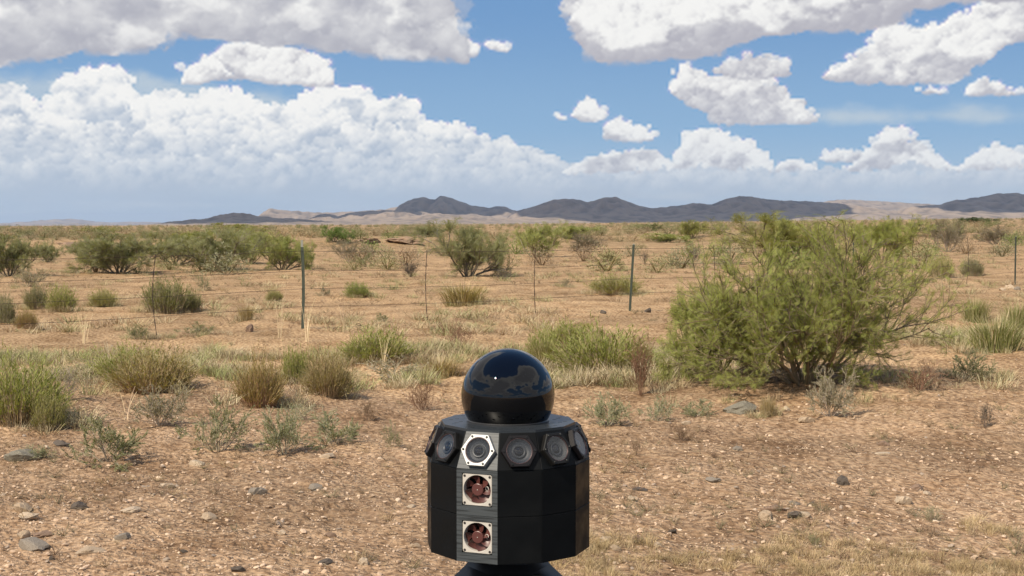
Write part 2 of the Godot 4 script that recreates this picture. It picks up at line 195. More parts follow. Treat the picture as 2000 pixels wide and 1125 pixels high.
const CLOUDS := [   # kind, outline as (bearing, top, base) in degrees
	["veil", [Vector3(-22.78, 5.67, 2.12), Vector3(-20.55, 5.95, 2.15), Vector3(-17.68, 6.30, 2.19), Vector3(-14.71, 6.15, 2.22), Vector3(-11.65, 5.81, 2.25), Vector3(-8.53, 5.49, 2.27), Vector3(-5.99, 5.05, 2.28), Vector3(-3.65, 4.22, 2.29)]],
	["veil", [Vector3(10.62, 4.68, 4.15), Vector3(11.86, 4.99, 3.93), Vector3(14.71, 4.97, 3.78), Vector3(17.68, 4.92, 3.82), Vector3(20.55, 4.66, 3.60), Vector3(23.33, 4.47, 3.68)]],
	["bank", [Vector3(-23.33, 2.11, -0.06), Vector3(-18.65, 2.28, -0.06), Vector3(-12.68, 2.24, -0.06), Vector3(-6.42, 2.18, -0.06), Vector3(0.00, 2.19, -0.06), Vector3(5.36, 2.46, -0.06), Vector3(10.62, 2.51, -0.06), Vector3(15.71, 2.38, -0.06), Vector3(20.55, 2.15, -0.06), Vector3(24.23, 2.10, -0.06)]],
	["tower", [Vector3(-22.96, 4.68, 0.34), Vector3(-20.55, 5.00, 0.34), Vector3(-19.99, 5.07, 0.34), Vector3(-19.42, 4.79, 0.34), Vector3(-18.94, 4.10, 0.35), Vector3(-18.65, 4.71, 0.35), Vector3(-18.11, 5.80, 0.35), Vector3(-17.68, 5.65, 0.35), Vector3(-17.19, 5.87, 0.35), Vector3(-16.70, 6.09, 0.35), Vector3(-16.00, 6.11, 0.35), Vector3(-15.71, 5.61, 0.35), Vector3(-15.47, 4.79, 0.35), Vector3(-14.91, 4.91, 0.35), Vector3(-14.10, 5.01, 0.35), Vector3(-13.29, 4.86, 0.36), Vector3(-12.27, 5.30, 0.36), Vector3(-11.40, 5.27, 0.36), Vector3(-10.62, 4.74, 0.36), Vector3(-9.68, 4.54, 0.36), Vector3(-9.16, 4.76, 0.36), Vector3(-8.28, 5.28, 0.36), Vector3(-7.48, 5.37, 0.36), Vector3(-6.10, 5.47, 0.36), Vector3(-5.91, 4.95, 0.36), Vector3(-5.46, 4.80, 0.36), Vector3(-4.72, 5.02, 0.36), Vector3(-4.22, 4.94, 0.36), Vector3(-3.90, 4.21, 0.36), Vector3(-3.22, 3.75, 0.36), Vector3(-2.88, 3.96, 0.36), Vector3(-2.25, 4.01, 0.36), Vector3(-1.61, 3.62, 0.37), Vector3(-1.18, 3.33, 0.37), Vector3(-0.32, 3.33, 0.37), Vector3(0.21, 2.94, 0.37), Vector3(1.07, 2.83, 0.37), Vector3(1.93, 2.47, 0.37), Vector3(3.00, 1.97, 0.36), Vector3(4.07, 1.01, 0.36)]],
	["tower", [Vector3(-22.96, 3.46, 0.34), Vector3(-21.68, 3.93, 0.34), Vector3(-20.55, 3.76, 0.34), Vector3(-19.99, 3.85, 0.34), Vector3(-19.22, 3.55, 0.34), Vector3(-18.45, 4.05, 0.35), Vector3(-17.68, 3.90, 0.35), Vector3(-17.09, 3.59, 0.35), Vector3(-16.40, 3.85, 0.35), Vector3(-15.51, 3.04, 0.35), Vector3(-14.71, 4.00, 0.35), Vector3(-14.00, 3.89, 0.35), Vector3(-13.29, 3.45, 0.36), Vector3(-12.68, 4.12, 0.36), Vector3(-11.65, 4.22, 0.36), Vector3(-10.83, 3.69, 0.36), Vector3(-9.99, 3.57, 0.36), Vector3(-9.37, 3.70, 0.36), Vector3(-8.53, 4.22, 0.36), Vector3(-7.48, 4.40, 0.36), Vector3(-6.63, 3.98, 0.36), Vector3(-5.99, 3.73, 0.36), Vector3(-5.14, 3.74, 0.36), Vector3(-4.29, 3.62, 0.36), Vector3(-3.65, 3.11, 0.36), Vector3(-2.79, 2.94, 0.36), Vector3(-1.93, 3.02, 0.37), Vector3(-0.86, 2.73, 0.37), Vector3(0.43, 2.40, 0.37), Vector3(1.72, 1.87, 0.37)]],
	["tower", [Vector3(-22.96, 2.35, 0.34), Vector3(-20.55, 2.51, 0.34), Vector3(-19.42, 2.33, 0.34), Vector3(-18.26, 2.79, 0.35), Vector3(-17.29, 2.56, 0.35), Vector3(-15.91, 2.21, 0.35), Vector3(-14.51, 2.60, 0.35), Vector3(-13.09, 2.45, 0.36), Vector3(-11.65, 2.75, 0.36), Vector3(-10.20, 2.37, 0.36), Vector3(-8.53, 2.91, 0.36), Vector3(-7.48, 3.00, 0.36), Vector3(-6.42, 2.50, 0.36), Vector3(-4.72, 2.55, 0.36), Vector3(-3.22, 2.29, 0.36), Vector3(-1.29, 2.17, 0.37), Vector3(0.43, 2.04, 0.37), Vector3(2.15, 1.65, 0.36)]],
	["puff", [Vector3(2.04, 2.08, 1.97), Vector3(2.79, 2.47, 1.87), Vector3(3.86, 2.81, 1.82), Vector3(4.93, 2.93, 1.86), Vector3(5.67, 3.05, 1.86), Vector3(6.42, 2.54, 1.81), Vector3(6.84, 2.07, 1.86)]],
	["puff", [Vector3(6.21, 1.96, 1.81), Vector3(6.84, 2.54, 1.77), Vector3(7.18, 3.24, 1.77), Vector3(7.52, 3.72, 1.81), Vector3(8.07, 3.82, 1.85), Vector3(8.57, 3.59, 1.85), Vector3(9.05, 3.20, 1.85), Vector3(9.58, 3.26, 1.84), Vector3(9.99, 3.11, 1.84), Vector3(10.29, 2.51, 1.84), Vector3(10.83, 2.15, 1.92)]],
	["puff", [Vector3(10.62, 2.09, 1.96), Vector3(11.14, 2.46, 1.92), Vector3(11.55, 2.59, 1.91), Vector3(12.06, 2.33, 1.91), Vector3(12.68, 2.07, 1.95)]],
	["puff", [Vector3(12.47, 2.56, 2.49), Vector3(13.09, 2.82, 2.40), Vector3(13.80, 2.94, 2.36), Vector3(14.51, 2.81, 2.39), Vector3(15.11, 2.53, 2.47)]],
	["puff", [Vector3(13.49, 2.07, 1.94), Vector3(14.30, 2.54, 1.89), Vector3(14.71, 3.16, 1.93), Vector3(15.15, 3.46, 1.97), Vector3(15.67, 3.59, 2.01), Vector3(16.26, 3.44, 2.00), Vector3(16.70, 2.92, 2.00), Vector3(17.13, 2.50, 1.91), Vector3(17.87, 2.19, 1.90)]],
	["puff", [Vector3(17.68, 2.03, 1.94), Vector3(18.36, 2.34, 1.90), Vector3(18.74, 2.74, 1.89), Vector3(19.32, 3.00, 1.93), Vector3(19.83, 2.77, 1.96), Vector3(20.55, 2.51, 1.91), Vector3(21.30, 2.82, 1.90), Vector3(22.23, 2.52, 1.89), Vector3(23.14, 2.11, 1.88)]],
	["tower", [Vector3(1.07, 1.65, 0.47), Vector3(3.00, 1.87, 0.47), Vector3(5.14, 1.95, 0.47), Vector3(7.27, 2.07, 0.47), Vector3(9.37, 2.01, 0.47), Vector3(11.45, 1.96, 0.46), Vector3(13.49, 1.90, 0.46), Vector3(15.51, 2.05, 0.46), Vector3(17.48, 1.90, 0.45), Vector3(19.42, 1.96, 0.45), Vector3(21.68, 1.90, 0.44), Vector3(23.51, 1.71, 0.43)]],
	["puff", [Vector3(-13.60, 5.60, 5.52), Vector3(-13.29, 6.19, 5.52), Vector3(-12.68, 6.57, 5.58), Vector3(-12.27, 6.67, 5.69), Vector3(-11.86, 6.22, 5.70), Vector3(-11.24, 5.82, 5.71)]],
	["puff", [Vector3(-12.02, 6.63, 6.47), Vector3(-11.76, 7.09, 6.01), Vector3(-11.24, 7.23, 5.71), Vector3(-10.20, 7.19, 5.59), Vector3(-9.37, 7.11, 5.56), Vector3(-8.53, 6.96, 5.49), Vector3(-7.90, 6.61, 5.49), Vector3(-7.56, 5.98, 5.54)]],
	["puff", [Vector3(-1.20, 7.31, 7.24), Vector3(-0.97, 7.48, 7.12), Vector3(-0.64, 7.43, 6.99), Vector3(-0.32, 7.24, 6.95), Vector3(-0.17, 7.16, 7.07)]],
	["puff", [Vector3(-2.19, 7.37, 7.20), Vector3(-2.02, 7.47, 6.82), Vector3(-1.72, 7.41, 6.73), Vector3(-1.50, 7.20, 6.95)]],
	["puff", [Vector3(2.49, 4.48, 4.33), Vector3(2.68, 4.82, 4.16), Vector3(3.11, 4.94, 4.09), Vector3(3.43, 4.81, 4.09), Vector3(3.71, 4.39, 4.22)]],
	["puff", [Vector3(3.71, 3.58, 3.45), Vector3(3.97, 4.04, 3.32), Vector3(4.50, 4.23, 3.27), Vector3(4.89, 3.95, 3.27), Vector3(5.36, 3.87, 3.27), Vector3(5.82, 3.52, 3.35)]],
	["puff", [Vector3(1.83, 4.33, 4.22), Vector3(2.04, 4.44, 4.16), Vector3(2.25, 4.33, 4.22)]],
	["puff", [Vector3(18.18, 5.03, 4.95), Vector3(18.45, 5.42, 4.92), Vector3(19.03, 5.61, 4.88), Vector3(19.51, 5.43, 4.87), Vector3(19.83, 5.14, 4.88), Vector3(20.27, 5.01, 4.93)]],
	["puff", [Vector3(16.30, 5.16, 5.08), Vector3(16.89, 5.27, 4.98), Vector3(17.58, 5.13, 5.05)]],
	["rag", [Vector3(6.67, 5.47, 5.26), Vector3(6.95, 6.31, 4.94), Vector3(7.37, 6.39, 4.72), Vector3(7.79, 6.09, 4.50), Vector3(8.21, 5.76, 4.08), Vector3(8.53, 5.65, 3.92), Vector3(9.37, 6.06, 3.92), Vector3(9.99, 5.84, 3.91), Vector3(10.41, 5.73, 3.94), Vector3(10.93, 5.61, 3.98), Vector3(11.24, 5.19, 4.02), Vector3(11.86, 4.66, 3.97), Vector3(12.47, 4.23, 4.02)]],
	["rag", [Vector3(8.21, 6.29, 6.18), Vector3(8.74, 6.53, 5.90), Vector3(9.58, 6.73, 5.81), Vector3(10.41, 6.75, 5.79), Vector3(11.14, 6.44, 5.86), Vector3(11.30, 6.13, 5.98)]],
	["puff", [Vector3(12.60, 5.89, 5.79), Vector3(13.49, 6.22, 5.56), Vector3(14.51, 6.87, 5.49), Vector3(15.01, 7.77, 5.48), Vector3(15.41, 7.92, 5.43), Vector3(15.91, 7.44, 5.42), Vector3(16.70, 7.47, 5.44), Vector3(17.68, 7.91, 5.45), Vector3(18.26, 8.05, 5.63), Vector3(18.65, 8.43, 6.02), Vector3(19.42, 8.59, 6.60), Vector3(19.80, 9.16, 6.88), Vector3(20.55, 9.51, 6.95), Vector3(22.41, 9.77, 7.05), Vector3(25.11, 9.20, 7.29)]],
	["grey", [Vector3(-23.51, 10.08, 5.73), Vector3(-20.55, 10.48, 5.99), Vector3(-19.42, 10.56, 6.28), Vector3(-18.65, 10.60, 6.30), Vector3(-17.68, 10.66, 6.62), Vector3(-16.70, 10.72, 6.54), Vector3(-15.31, 10.79, 6.66), Vector3(-14.51, 10.23, 6.97), Vector3(-14.00, 8.42, 7.15)]],
	["grey", [Vector3(-14.91, 9.40, 8.79), Vector3(-14.30, 10.64, 7.80), Vector3(-13.70, 11.47, 7.37), Vector3(-12.27, 11.53, 7.25), Vector3(-11.03, 11.58, 7.15), Vector3(-9.37, 11.44, 7.11), Vector3(-7.69, 11.49, 6.89), Vector3(-6.42, 11.31, 6.74), Vector3(-4.29, 10.73, 6.63), Vector3(-3.00, 10.13, 6.60), Vector3(-2.58, 8.88, 6.56), Vector3(-2.32, 7.83, 6.54), Vector3(-1.93, 6.82, 6.56)]],
	["mass", [Vector3(2.40, 8.88, 8.04), Vector3(2.58, 10.13, 7.41), Vector3(3.00, 10.96, 6.87), Vector3(3.54, 11.36, 6.51), Vector3(4.29, 11.56, 6.42), Vector3(5.57, 11.54, 6.49), Vector3(7.05, 11.51, 6.60), Vector3(8.53, 11.47, 6.70), Vector3(9.37, 11.44, 7.11), Vector3(10.20, 11.41, 7.55), Vector3(11.86, 11.35, 7.55), Vector3(13.49, 11.28, 7.54), Vector3(14.71, 11.02, 7.62), Vector3(15.51, 10.58, 7.86), Vector3(16.00, 10.16, 8.24), Vector3(17.68, 10.66, 8.47), Vector3(20.55, 10.87, 8.49), Vector3(23.33, 10.67, 8.56)]],
]

const SUN := Vector3(-0.47, 0.71, 0.52)      # towards the sun: high, behind the photographer's left shoulder

class Soup:                                  # collects triangles of one mesh
	var v := PackedVector3Array()
	var c := PackedColorArray()
	func tri(a: Vector3, b: Vector3, d: Vector3, col: Color) -> void:
		v.push_back(a); v.push_back(b); v.push_back(d)
		c.push_back(col); c.push_back(col); c.push_back(col)
	func quad(a: Vector3, b: Vector3, d: Vector3, e: Vector3, col: Color) -> void:
		tri(a, b, d, col); tri(a, d, e, col)
	func solid(p: Array, col := Color.WHITE) -> void:      # eight corners: 0-3 one face, 4-7 the opposite one
		quad(p[0], p[1], p[2], p[3], col); quad(p[7], p[6], p[5], p[4], col)
		for i in 4:
			var j := (i + 1) % 4
			quad(p[i], p[i + 4], p[j + 4], p[j], col)
	func box(at: Vector3, size: Vector3, col := Color.WHITE) -> void:
		var h := size / 2.0
		solid([at + Vector3(-h.x, -h.y, -h.z), at + Vector3(h.x, -h.y, -h.z), at + Vector3(h.x, h.y, -h.z), at + Vector3(-h.x, h.y, -h.z),
			at + Vector3(-h.x, -h.y, h.z), at + Vector3(h.x, -h.y, h.z), at + Vector3(h.x, h.y, h.z), at + Vector3(-h.x, h.y, h.z)], col)
	func tube(pts: Array, r0: float, r1: float, sides: int, col: Color) -> void:
		var before := []
		for i in pts.size():
			var p: Vector3 = pts[i]
			var d: Vector3 = (pts[mini(i + 1, pts.size() - 1)] - pts[maxi(i - 1, 0)]).normalized()
			var s := d.cross(Vector3.RIGHT if absf(d.x) < 0.8 else Vector3.UP).normalized()
			var t := d.cross(s)
			var r := lerpf(r0, r1, float(i) / maxf(1.0, pts.size() - 1))
			var ring := []
			for k in sides:
				var a := TAU * k / sides
				ring.append(p + (s * cos(a) + t * sin(a)) * r)
			if i:
				for k in sides:
					var k2 := (k + 1) % sides
					quad(before[k], before[k2], ring[k2], ring[k], col)
			else:
				for k in range(1, sides - 1):
					tri(ring[0], ring[k], ring[k + 1], col)
			before = ring
		for k in range(1, sides - 1):
			tri(before[0], before[k + 1], before[k], col)
	func ribbon(p0: Vector3, p1: Vector3, p2: Vector3, side: Vector3, col: Color) -> void:
		var s1 := side * 0.8
		tri(p0 - side, p0 + side, p1 + s1, col); tri(p0 - side, p1 + s1, p1 - s1, col); tri(p1 - s1, p1 + s1, p2, col)
	func mesh() -> ArrayMesh:
		var a := []
		a.resize(Mesh.ARRAY_MAX)
		a[Mesh.ARRAY_VERTEX] = v
		a[Mesh.ARRAY_COLOR] = c
		var m := ArrayMesh.new()
		m.add_surface_from_arrays(Mesh.PRIMITIVE_TRIANGLES, a)
		return m
	func fit() -> void:                      # to one metre wide and high, standing on the origin
		var lo := Vector3(1e9, 1e9, 1e9)
		var hi := -lo
		for p in v:
			lo = lo.min(p); hi = hi.max(p)
		var ys := []
		for i in range(0, v.size(), 7): ys.append(v[i].y)
		ys.sort()
		hi.y = ys[int(ys.size() * 0.992)]          # a few shoots may stand above
		var mid := Vector3(lo.x + hi.x, 0, lo.z + hi.z) * 0.4
		var k := Vector3(1.0 / maxf(hi.x - lo.x, 1e-4), 1.0 / maxf(hi.y, 1e-4), 1.0 / maxf(hi.z - lo.z, 1e-4))
		for i in v.size():
			if v[i].y > hi.y: v[i].y = hi.y + (v[i].y - hi.y) * 0.3
			v[i] = (v[i] - mid) * k

var rng := RandomNumberGenerator.new()
var taken := {}
var M := {}
var fine := FastNoiseLite.new()
var coarse := FastNoiseLite.new()

# ---------------------------------------------------------------- naming
func numbered(called: String) -> String:
	var n: int = taken.get(called, 0)
	taken[called] = n + 1
	return called if n == 0 else "%s_%03d" % [called, n]

func tag(o: Node, label: String, category: String, group := "", kind := "") -> void:
	if label: o.set_meta("label", label)
	if category: o.set_meta("category", category)
	if group: o.set_meta("group", group)
	if kind: o.set_meta("kind", kind)

func thing(called: String, label: String, category: String, at := Vector3.ZERO, group := "") -> Node3D:
	var o := Node3D.new()
	o.name = numbered(called)
	add_child(o)
	o.position = at
	tag(o, label, category, group)
	return o

func part(parent: Node, called: String, mesh: Mesh, mat: Material, at := Transform3D()) -> MeshInstance3D:
	var o := MeshInstance3D.new()
	o.name = called
	o.mesh = mesh
	o.material_override = mat
	parent.add_child(o, true)
	o.transform = at
	return o

func structure(called: String, mesh: Mesh, mat: Material, label := "", category := "") -> MeshInstance3D:
	var o := part(self, numbered(called), mesh, mat)
	tag(o, label, category, "", "structure")
	return o

# ---------------------------------------------------------------- materials
func lin(r: float, g: float, b: float) -> Color:
	return Color(r, g, b).linear_to_srgb()

func mat(r: float, g: float, b: float, rough: float, metal := 0.0) -> StandardMaterial3D:
	var m := StandardMaterial3D.new()
	m.albedo_color = lin(r, g, b)
	m.roughness = rough
	m.metallic = metal
	return m

func plantmat(r: float, g: float, b: float, through := 0.0) -> StandardMaterial3D:
	var m := mat(r, g, b, 0.75)
	m.vertex_color_use_as_albedo = true
	m.metallic_specular = 0.3
	if through > 0.0:
		m.backlight_enabled = true
		m.backlight = Color(through, through, through * 0.5)
	return m

func noise_tex(kind: int, freq: float, octaves: int, ramp: Array, size := 1024, seed_ := 1) -> NoiseTexture2D:
	var n := FastNoiseLite.new()
	n.noise_type = kind
	n.frequency = freq
	n.fractal_octaves = octaves
	n.seed = seed_
	var t := NoiseTexture2D.new()
	t.width = size
	t.height = size
	t.seamless = true
	t.noise = n
	if ramp:
		var g := Gradient.new()
		g.offsets = PackedFloat32Array(ramp.map(func(x): return x[0]))
		g.colors = PackedColorArray(ramp.map(func(x): return x[1]))
		t.color_ramp = g
	return t

func materials() -> void:
	var sand := StandardMaterial3D.new()
	sand.vertex_color_use_as_albedo = true
	sand.roughness = 0.95
	sand.metallic_specular = 0.2
	sand.uv1_triplanar = true
	sand.uv1_world_triplanar = true
	sand.uv1_scale = Vector3(0.62, 0.62, 0.62)
	sand.albedo_texture = noise_tex(FastNoiseLite.TYPE_SIMPLEX_SMOOTH, 0.012, 6, [[0.0, Color(0.55, 0.5, 0.46)], [0.42, Color(0.8, 0.77, 0.74)], [0.55, Color(0.9, 0.88, 0.86)], [0.8, Color(1, 0.99, 0.97)], [1.0, Color(1, 1, 1)]], 2048)
	sand.heightmap_enabled = true
	sand.heightmap_scale = 2.2
	sand.heightmap_texture = noise_tex(FastNoiseLite.TYPE_SIMPLEX_SMOOTH, 0.018, 6, [], 2048, 7)
	sand.detail_enabled = true
	sand.detail_blend_mode = BaseMaterial3D.BLEND_MODE_MUL
	sand.detail_uv_layer = BaseMaterial3D.DETAIL_UV_2
	sand.uv2_triplanar = true
	sand.uv2_world_triplanar = true
	sand.uv2_scale = Vector3(0.11, 0.11, 0.11)
	sand.detail_albedo = noise_tex(FastNoiseLite.TYPE_SIMPLEX_SMOOTH, 0.02, 5, [[0.0, Color(0.74, 0.7, 0.66)], [0.45, Color(0.93, 0.92, 0.91)], [1.0, Color(1, 1, 1)]], 512, 3)
	M.sand = sand
	for t in {"grey": [.27, .235, .195], "tan": [.46, .355, .25], "white": [.58, .47, .35], "dark": [.12, .098, .08], "brown": [.28, .19, .135], "greyg": [.21, .195, .155]}:
		var c: Array = {"grey": [.27, .235, .195], "tan": [.46, .355, .25], "white": [.58, .47, .35], "dark": [.12, .098, .08], "brown": [.28, .19, .135], "greyg": [.21, .195, .155]}[t]
		var m := mat(c[0], c[1], c[2], 0.85)
		m.uv1_triplanar = true
		m.uv1_scale = Vector3(3, 3, 3)
		m.albedo_texture = noise_tex(FastNoiseLite.TYPE_SIMPLEX_SMOOTH, 0.03, 5, [[0.2, Color(0.6, 0.57, 0.54)], [0.5, Color(0.95, 0.94, 0.92)], [1.0, Color(1, 1, 1)]], 256, hash(t) % 100)
		m.heightmap_enabled = true
		m.heightmap_scale = 0.4
		m.heightmap_texture = m.albedo_texture
		M["stone_" + t] = m
	M.pebble = mat(1, 1, 1, 0.9)
	M.pebble.vertex_color_use_as_albedo = true
	M.hill = mat(1, 1, 1, 0.95)
	M.hill.vertex_color_use_as_albedo = true
	M.cloud = mat(.85, .85, .85, 1.0)
	# rig
	M.black = mat(.0045, .005, .0055, 0.48)
	M.black.metallic_specular = 0.25
	M.black.roughness = 0.58
	M.black.roughness_texture = noise_tex(FastNoiseLite.TYPE_SIMPLEX_SMOOTH, 0.012, 5, [[0.2, Color(0.6, 0.6, 0.6)], [0.8, Color(1, 1, 1)]], 256, 14)
	M.black.uv1_triplanar = true
	M.black.uv1_scale = Vector3(5, 6, 5)
	M.black.heightmap_enabled = true
	M.black.heightmap_scale = 0.008
	M.black.heightmap_texture = noise_tex(FastNoiseLite.TYPE_SIMPLEX_SMOOTH, 0.02, 3, [], 256, 11)
	M.print = mat(.055, .062, .066, 0.5)
	M.print.uv1_triplanar = true
	M.print.uv1_scale = Vector3(0.8, 16, 0.8)
	M.print.albedo_texture = noise_tex(FastNoiseLite.TYPE_SIMPLEX_SMOOTH, 0.05, 4, [[0.25, Color(0.62, 0.62, 0.62)], [0.45, Color(0.92, 0.92, 0.92)], [1.0, Color(1, 1, 1)]], 256, 12)
	M.print.heightmap_enabled = true
	M.print.heightmap_scale = 0.03
	M.print.heightmap_texture = M.print.albedo_texture
	M.plate = mat(.026, .031, .037, 0.36)
	M.core = mat(.006, .006, .006, 0.8)
	M.dome = mat(.0015, .0015, .002, 0.015)
	M.dome.metallic_specular = 0.5
	M.silver = mat(.36, .36, .355, 0.4, 0.35)
	M.bezel = mat(.0075, .006, .007, 0.45)
	M.bezel.metallic_specular = 0.35
	M.bezel_grey = mat(.009, .0085, .008, 0.48)
	M.bezel_grey.metallic_specular = 0.35
	M.screw = mat(.03, .03, .03, 0.3, 0.7)
	M.cone = mat(.008, .012, .020, 0.55)
	M.cone_pale = mat(.035, .037, .04, 0.7)
	M.barrel = mat(.02, .023, .028, 0.45)
	M.lens = mat(.004, .004, .006, 0.03)
	M.ring = mat(.10, .06, .06, 0.4, 0.5)
	M.pane = StandardMaterial3D.new()
	M.pane.transparency = BaseMaterial3D.TRANSPARENCY_ALPHA
	M.pane.albedo_color = Color(0.1, 0.1, 0.11, 0.06)
	M.pane.roughness = 0.04
	M.fan_frame = mat(.47, .435, .385, 0.5)
	M.fan_blade = mat(.08, .026, .021, 0.42)
	M.fan_hub = mat(.09, .03, .025, 0.4)
	M.rubber = mat(.02, .014, .012, 0.6)
	M.tripod = mat(.012, .012, .013, 0.45)
	M.tripod_metal = mat(.05, .05, .052, 0.35, 0.6)
	# fence
	M.post = mat(.036, .048, .034, 0.65)
	M.tip = mat(.22, .23, .2, 0.7)
	M.wire = mat(.07, .05, .04, 0.6, 0.4)

# ---------------------------------------------------------------- ground
func height(x: float, z: float) -> float:
	var d := maxf(0.0, -z)
	var k := clampf(x / maxf(d, 1.0), -0.5, 0.5)
	var h := maxf(0.0, d - 18.0) * (k * 0.0115 if k > 0.0 else k * 0.004)
	if d < 60.0:
		for m in MOUNDS:
			var q: float = ((x - m[0]) ** 2 + (z - m[1]) ** 2) / (m[2] * m[2])
			if q < 9.0:
				h += m[3] * exp(-q)
	h += 0.03 * sin(x * 0.9 + 1.3) * sin(z * 0.7 + 0.4) * smoothstep(3.0, 9.0, d) + 0.05 * sin(x * 0.23 + 0.7) * sin(z * 0.19 + 2.1) * smoothstep(8.0, 30.0, d)
	var e := 96.0 + 14.0 * sin(x * 0.045 + 0.6) + 5.0 * sin(x * 0.17)
	return h + 0.45 * smoothstep(e, e + 2.5, d)

func relief(x: float, z: float) -> float:
	return fine.get_noise_2d(x, z) * 0.022 * smoothstep(-3.9, -4.8, z) + coarse.get_noise_2d(x, z) * 0.05 * smoothstep(4.0, 8.0, absf(z))

func on_ground(x: float, z: float, sunk := 0.0) -> Vector3:
	return Vector3(x, height(x, z) + relief(x, z) - sunk, z)

func build_ground() -> void:
	var xs := [0.0]
	var s := 0.042
	while xs[-1] < 24000.0:
		if xs[-1] > 4.2: s *= 1.055
		xs.append(xs[-1] + s)
	var right := xs.duplicate()
	right.reverse()
	right = right.map(func(q): return -q)
	right.pop_back()
	xs = right + xs
	var zs := []
	var z := 0.0
	s = 0.3
	while z > -24000.0:
		zs.append(z)
		if z > -4.6: s = 0.23
		elif z > -14.0: s = 0.042
		else: s *= 1.026
		z -= s
	var back := []
	z = 0.4
	s = 0.4
	while z < 9000.0:
		back.append(z)
		s *= 1.25
		z += s
	back.reverse()
	zs = back + zs
	var nx := xs.size()
	var nz := zs.size()
	var V := PackedVector3Array()
	var N := PackedVector3Array()
	var C := PackedColorArray()
	var I := PackedInt32Array()
	V.resize(nx * nz); N.resize(nx * nz); C.resize(nx * nz)
	var patch := FastNoiseLite.new()
	patch.frequency = 0.35
	patch.fractal_octaves = 4
	patch.seed = 21
	var wide := FastNoiseLite.new()
	wide.frequency = 0.02
	wide.fractal_octaves = 4
	wide.seed = 22
	var near_soil := Color(0.53, 0.385, 0.26)
	var orange := Color(0.66, 0.48, 0.295)
	var grassy := Color(0.47, 0.36, 0.215)
	for j in nz:
		var zz: float = zs[j]
		for i in nx:
			var xx: float = xs[i]
			var k := j * nx + i
			V[k] = Vector3(xx, height(xx, zz) + relief(xx, zz), zz)
			var p := patch.get_noise_2d(xx, zz) * 0.5 + 0.5
			var w := wide.get_noise_2d(xx, zz) * 0.5 + 0.5
			var c := near_soil.lerp(orange, smoothstep(9.0, 17.0, -zz + (p - 0.5) * 8.0))
			c = c.lerp(grassy, smoothstep(50.0, 150.0, -zz + (w - 0.5) * 90.0) * smoothstep(0.3, 0.6, w) * 0.85)
			C[k] = c * (0.8 + 0.4 * p) * (1.0 - 0.16 * smoothstep(0.5, 0.62, wide.get_noise_2d(xx * 9.0 + 400.0, zz * 14.0) * 0.5 + 0.5))
	for j in nz:
		for i in nx:
			var a := V[j * nx + maxi(i - 1, 0)]
			var b := V[j * nx + mini(i + 1, nx - 1)]
			var c := V[maxi(j - 1, 0) * nx + i]
			var d := V[mini(j + 1, nz - 1) * nx + i]
			var n := (b - a).cross(c - d)
			N[j * nx + i] = (n if n.y > 0.0 else -n).normalized()
	I.resize((nx - 1) * (nz - 1) * 6)
	var at := 0
	for j in nz - 1:
		for i in nx - 1:
			var k := j * nx + i
			I[at] = k; I[at + 1] = k + 1; I[at + 2] = k + nx
			I[at + 3] = k + 1; I[at + 4] = k + nx + 1; I[at + 5] = k + nx
			at += 6
	for q in range(0, I.size(), 3):          # rows run away from the lens: front faces up
		var t := I[q + 1]
		I[q + 1] = I[q + 2]; I[q + 2] = t
	var arr := []
	arr.resize(Mesh.ARRAY_MAX)
	arr[Mesh.ARRAY_VERTEX] = V
	arr[Mesh.ARRAY_NORMAL] = N
	arr[Mesh.ARRAY_COLOR] = C
	arr[Mesh.ARRAY_INDEX] = I
	var m := ArrayMesh.new()
	m.add_surface_from_arrays(Mesh.PRIMITIVE_TRIANGLES, arr)
	structure("ground", m, M.sand, "tan and orange sandy desert ground with gravel", "ground")
	print("ground ", nx, " x ", nz)

const ROAD_TOP := 0.014
func build_road() -> void:                       # the asphalt the photographer stands on; the ball mirrors it
	var m := mat(.05, .05, .052, 0.85)
	m.uv1_triplanar = true
	m.uv1_world_triplanar = true
	m.albedo_texture = noise_tex(FastNoiseLite.TYPE_SIMPLEX_SMOOTH, 0.06, 5, [[0.2, Color(0.6, 0.6, 0.6)], [0.6, Color(0.95, 0.95, 0.95)], [1.0, Color(1, 1, 1)]], 512, 31)
	var soup := Soup.new()
	for i in 200:
		var x0 := -400.0 + i * 4.0
		var e0 := -3.95 + 0.12 * sin(x0 * 0.9) + 0.05 * sin(x0 * 3.1)
		var e1 := -3.95 + 0.12 * sin((x0 + 4.0) * 0.9) + 0.05 * sin((x0 + 4.0) * 3.1)
		soup.solid([Vector3(x0, -0.2, e0 - 0.04), Vector3(x0 + 4, -0.2, e1 - 0.04), Vector3(x0 + 4, -0.2, 26.1), Vector3(x0, -0.2, 26.1), Vector3(x0, ROAD_TOP, e0), Vector3(x0 + 4, ROAD_TOP, e1), Vector3(x0 + 4, ROAD_TOP, 26.0), Vector3(x0, ROAD_TOP, 26.0)])
	structure("road", soup.mesh(), m, "dark asphalt road the tripod stands on, mirrored in the ball", "road")

# ---------------------------------------------------------------- hills
func crest(p: Array, x: float) -> float:
	for i in p.size() - 1:
		if x <= p[i + 1].x:
			return lerpf(p[i].y, p[i + 1].y, clampf((x - p[i].x) / (p[i + 1].x - p[i].x), 0, 1))
	return p[-1].y

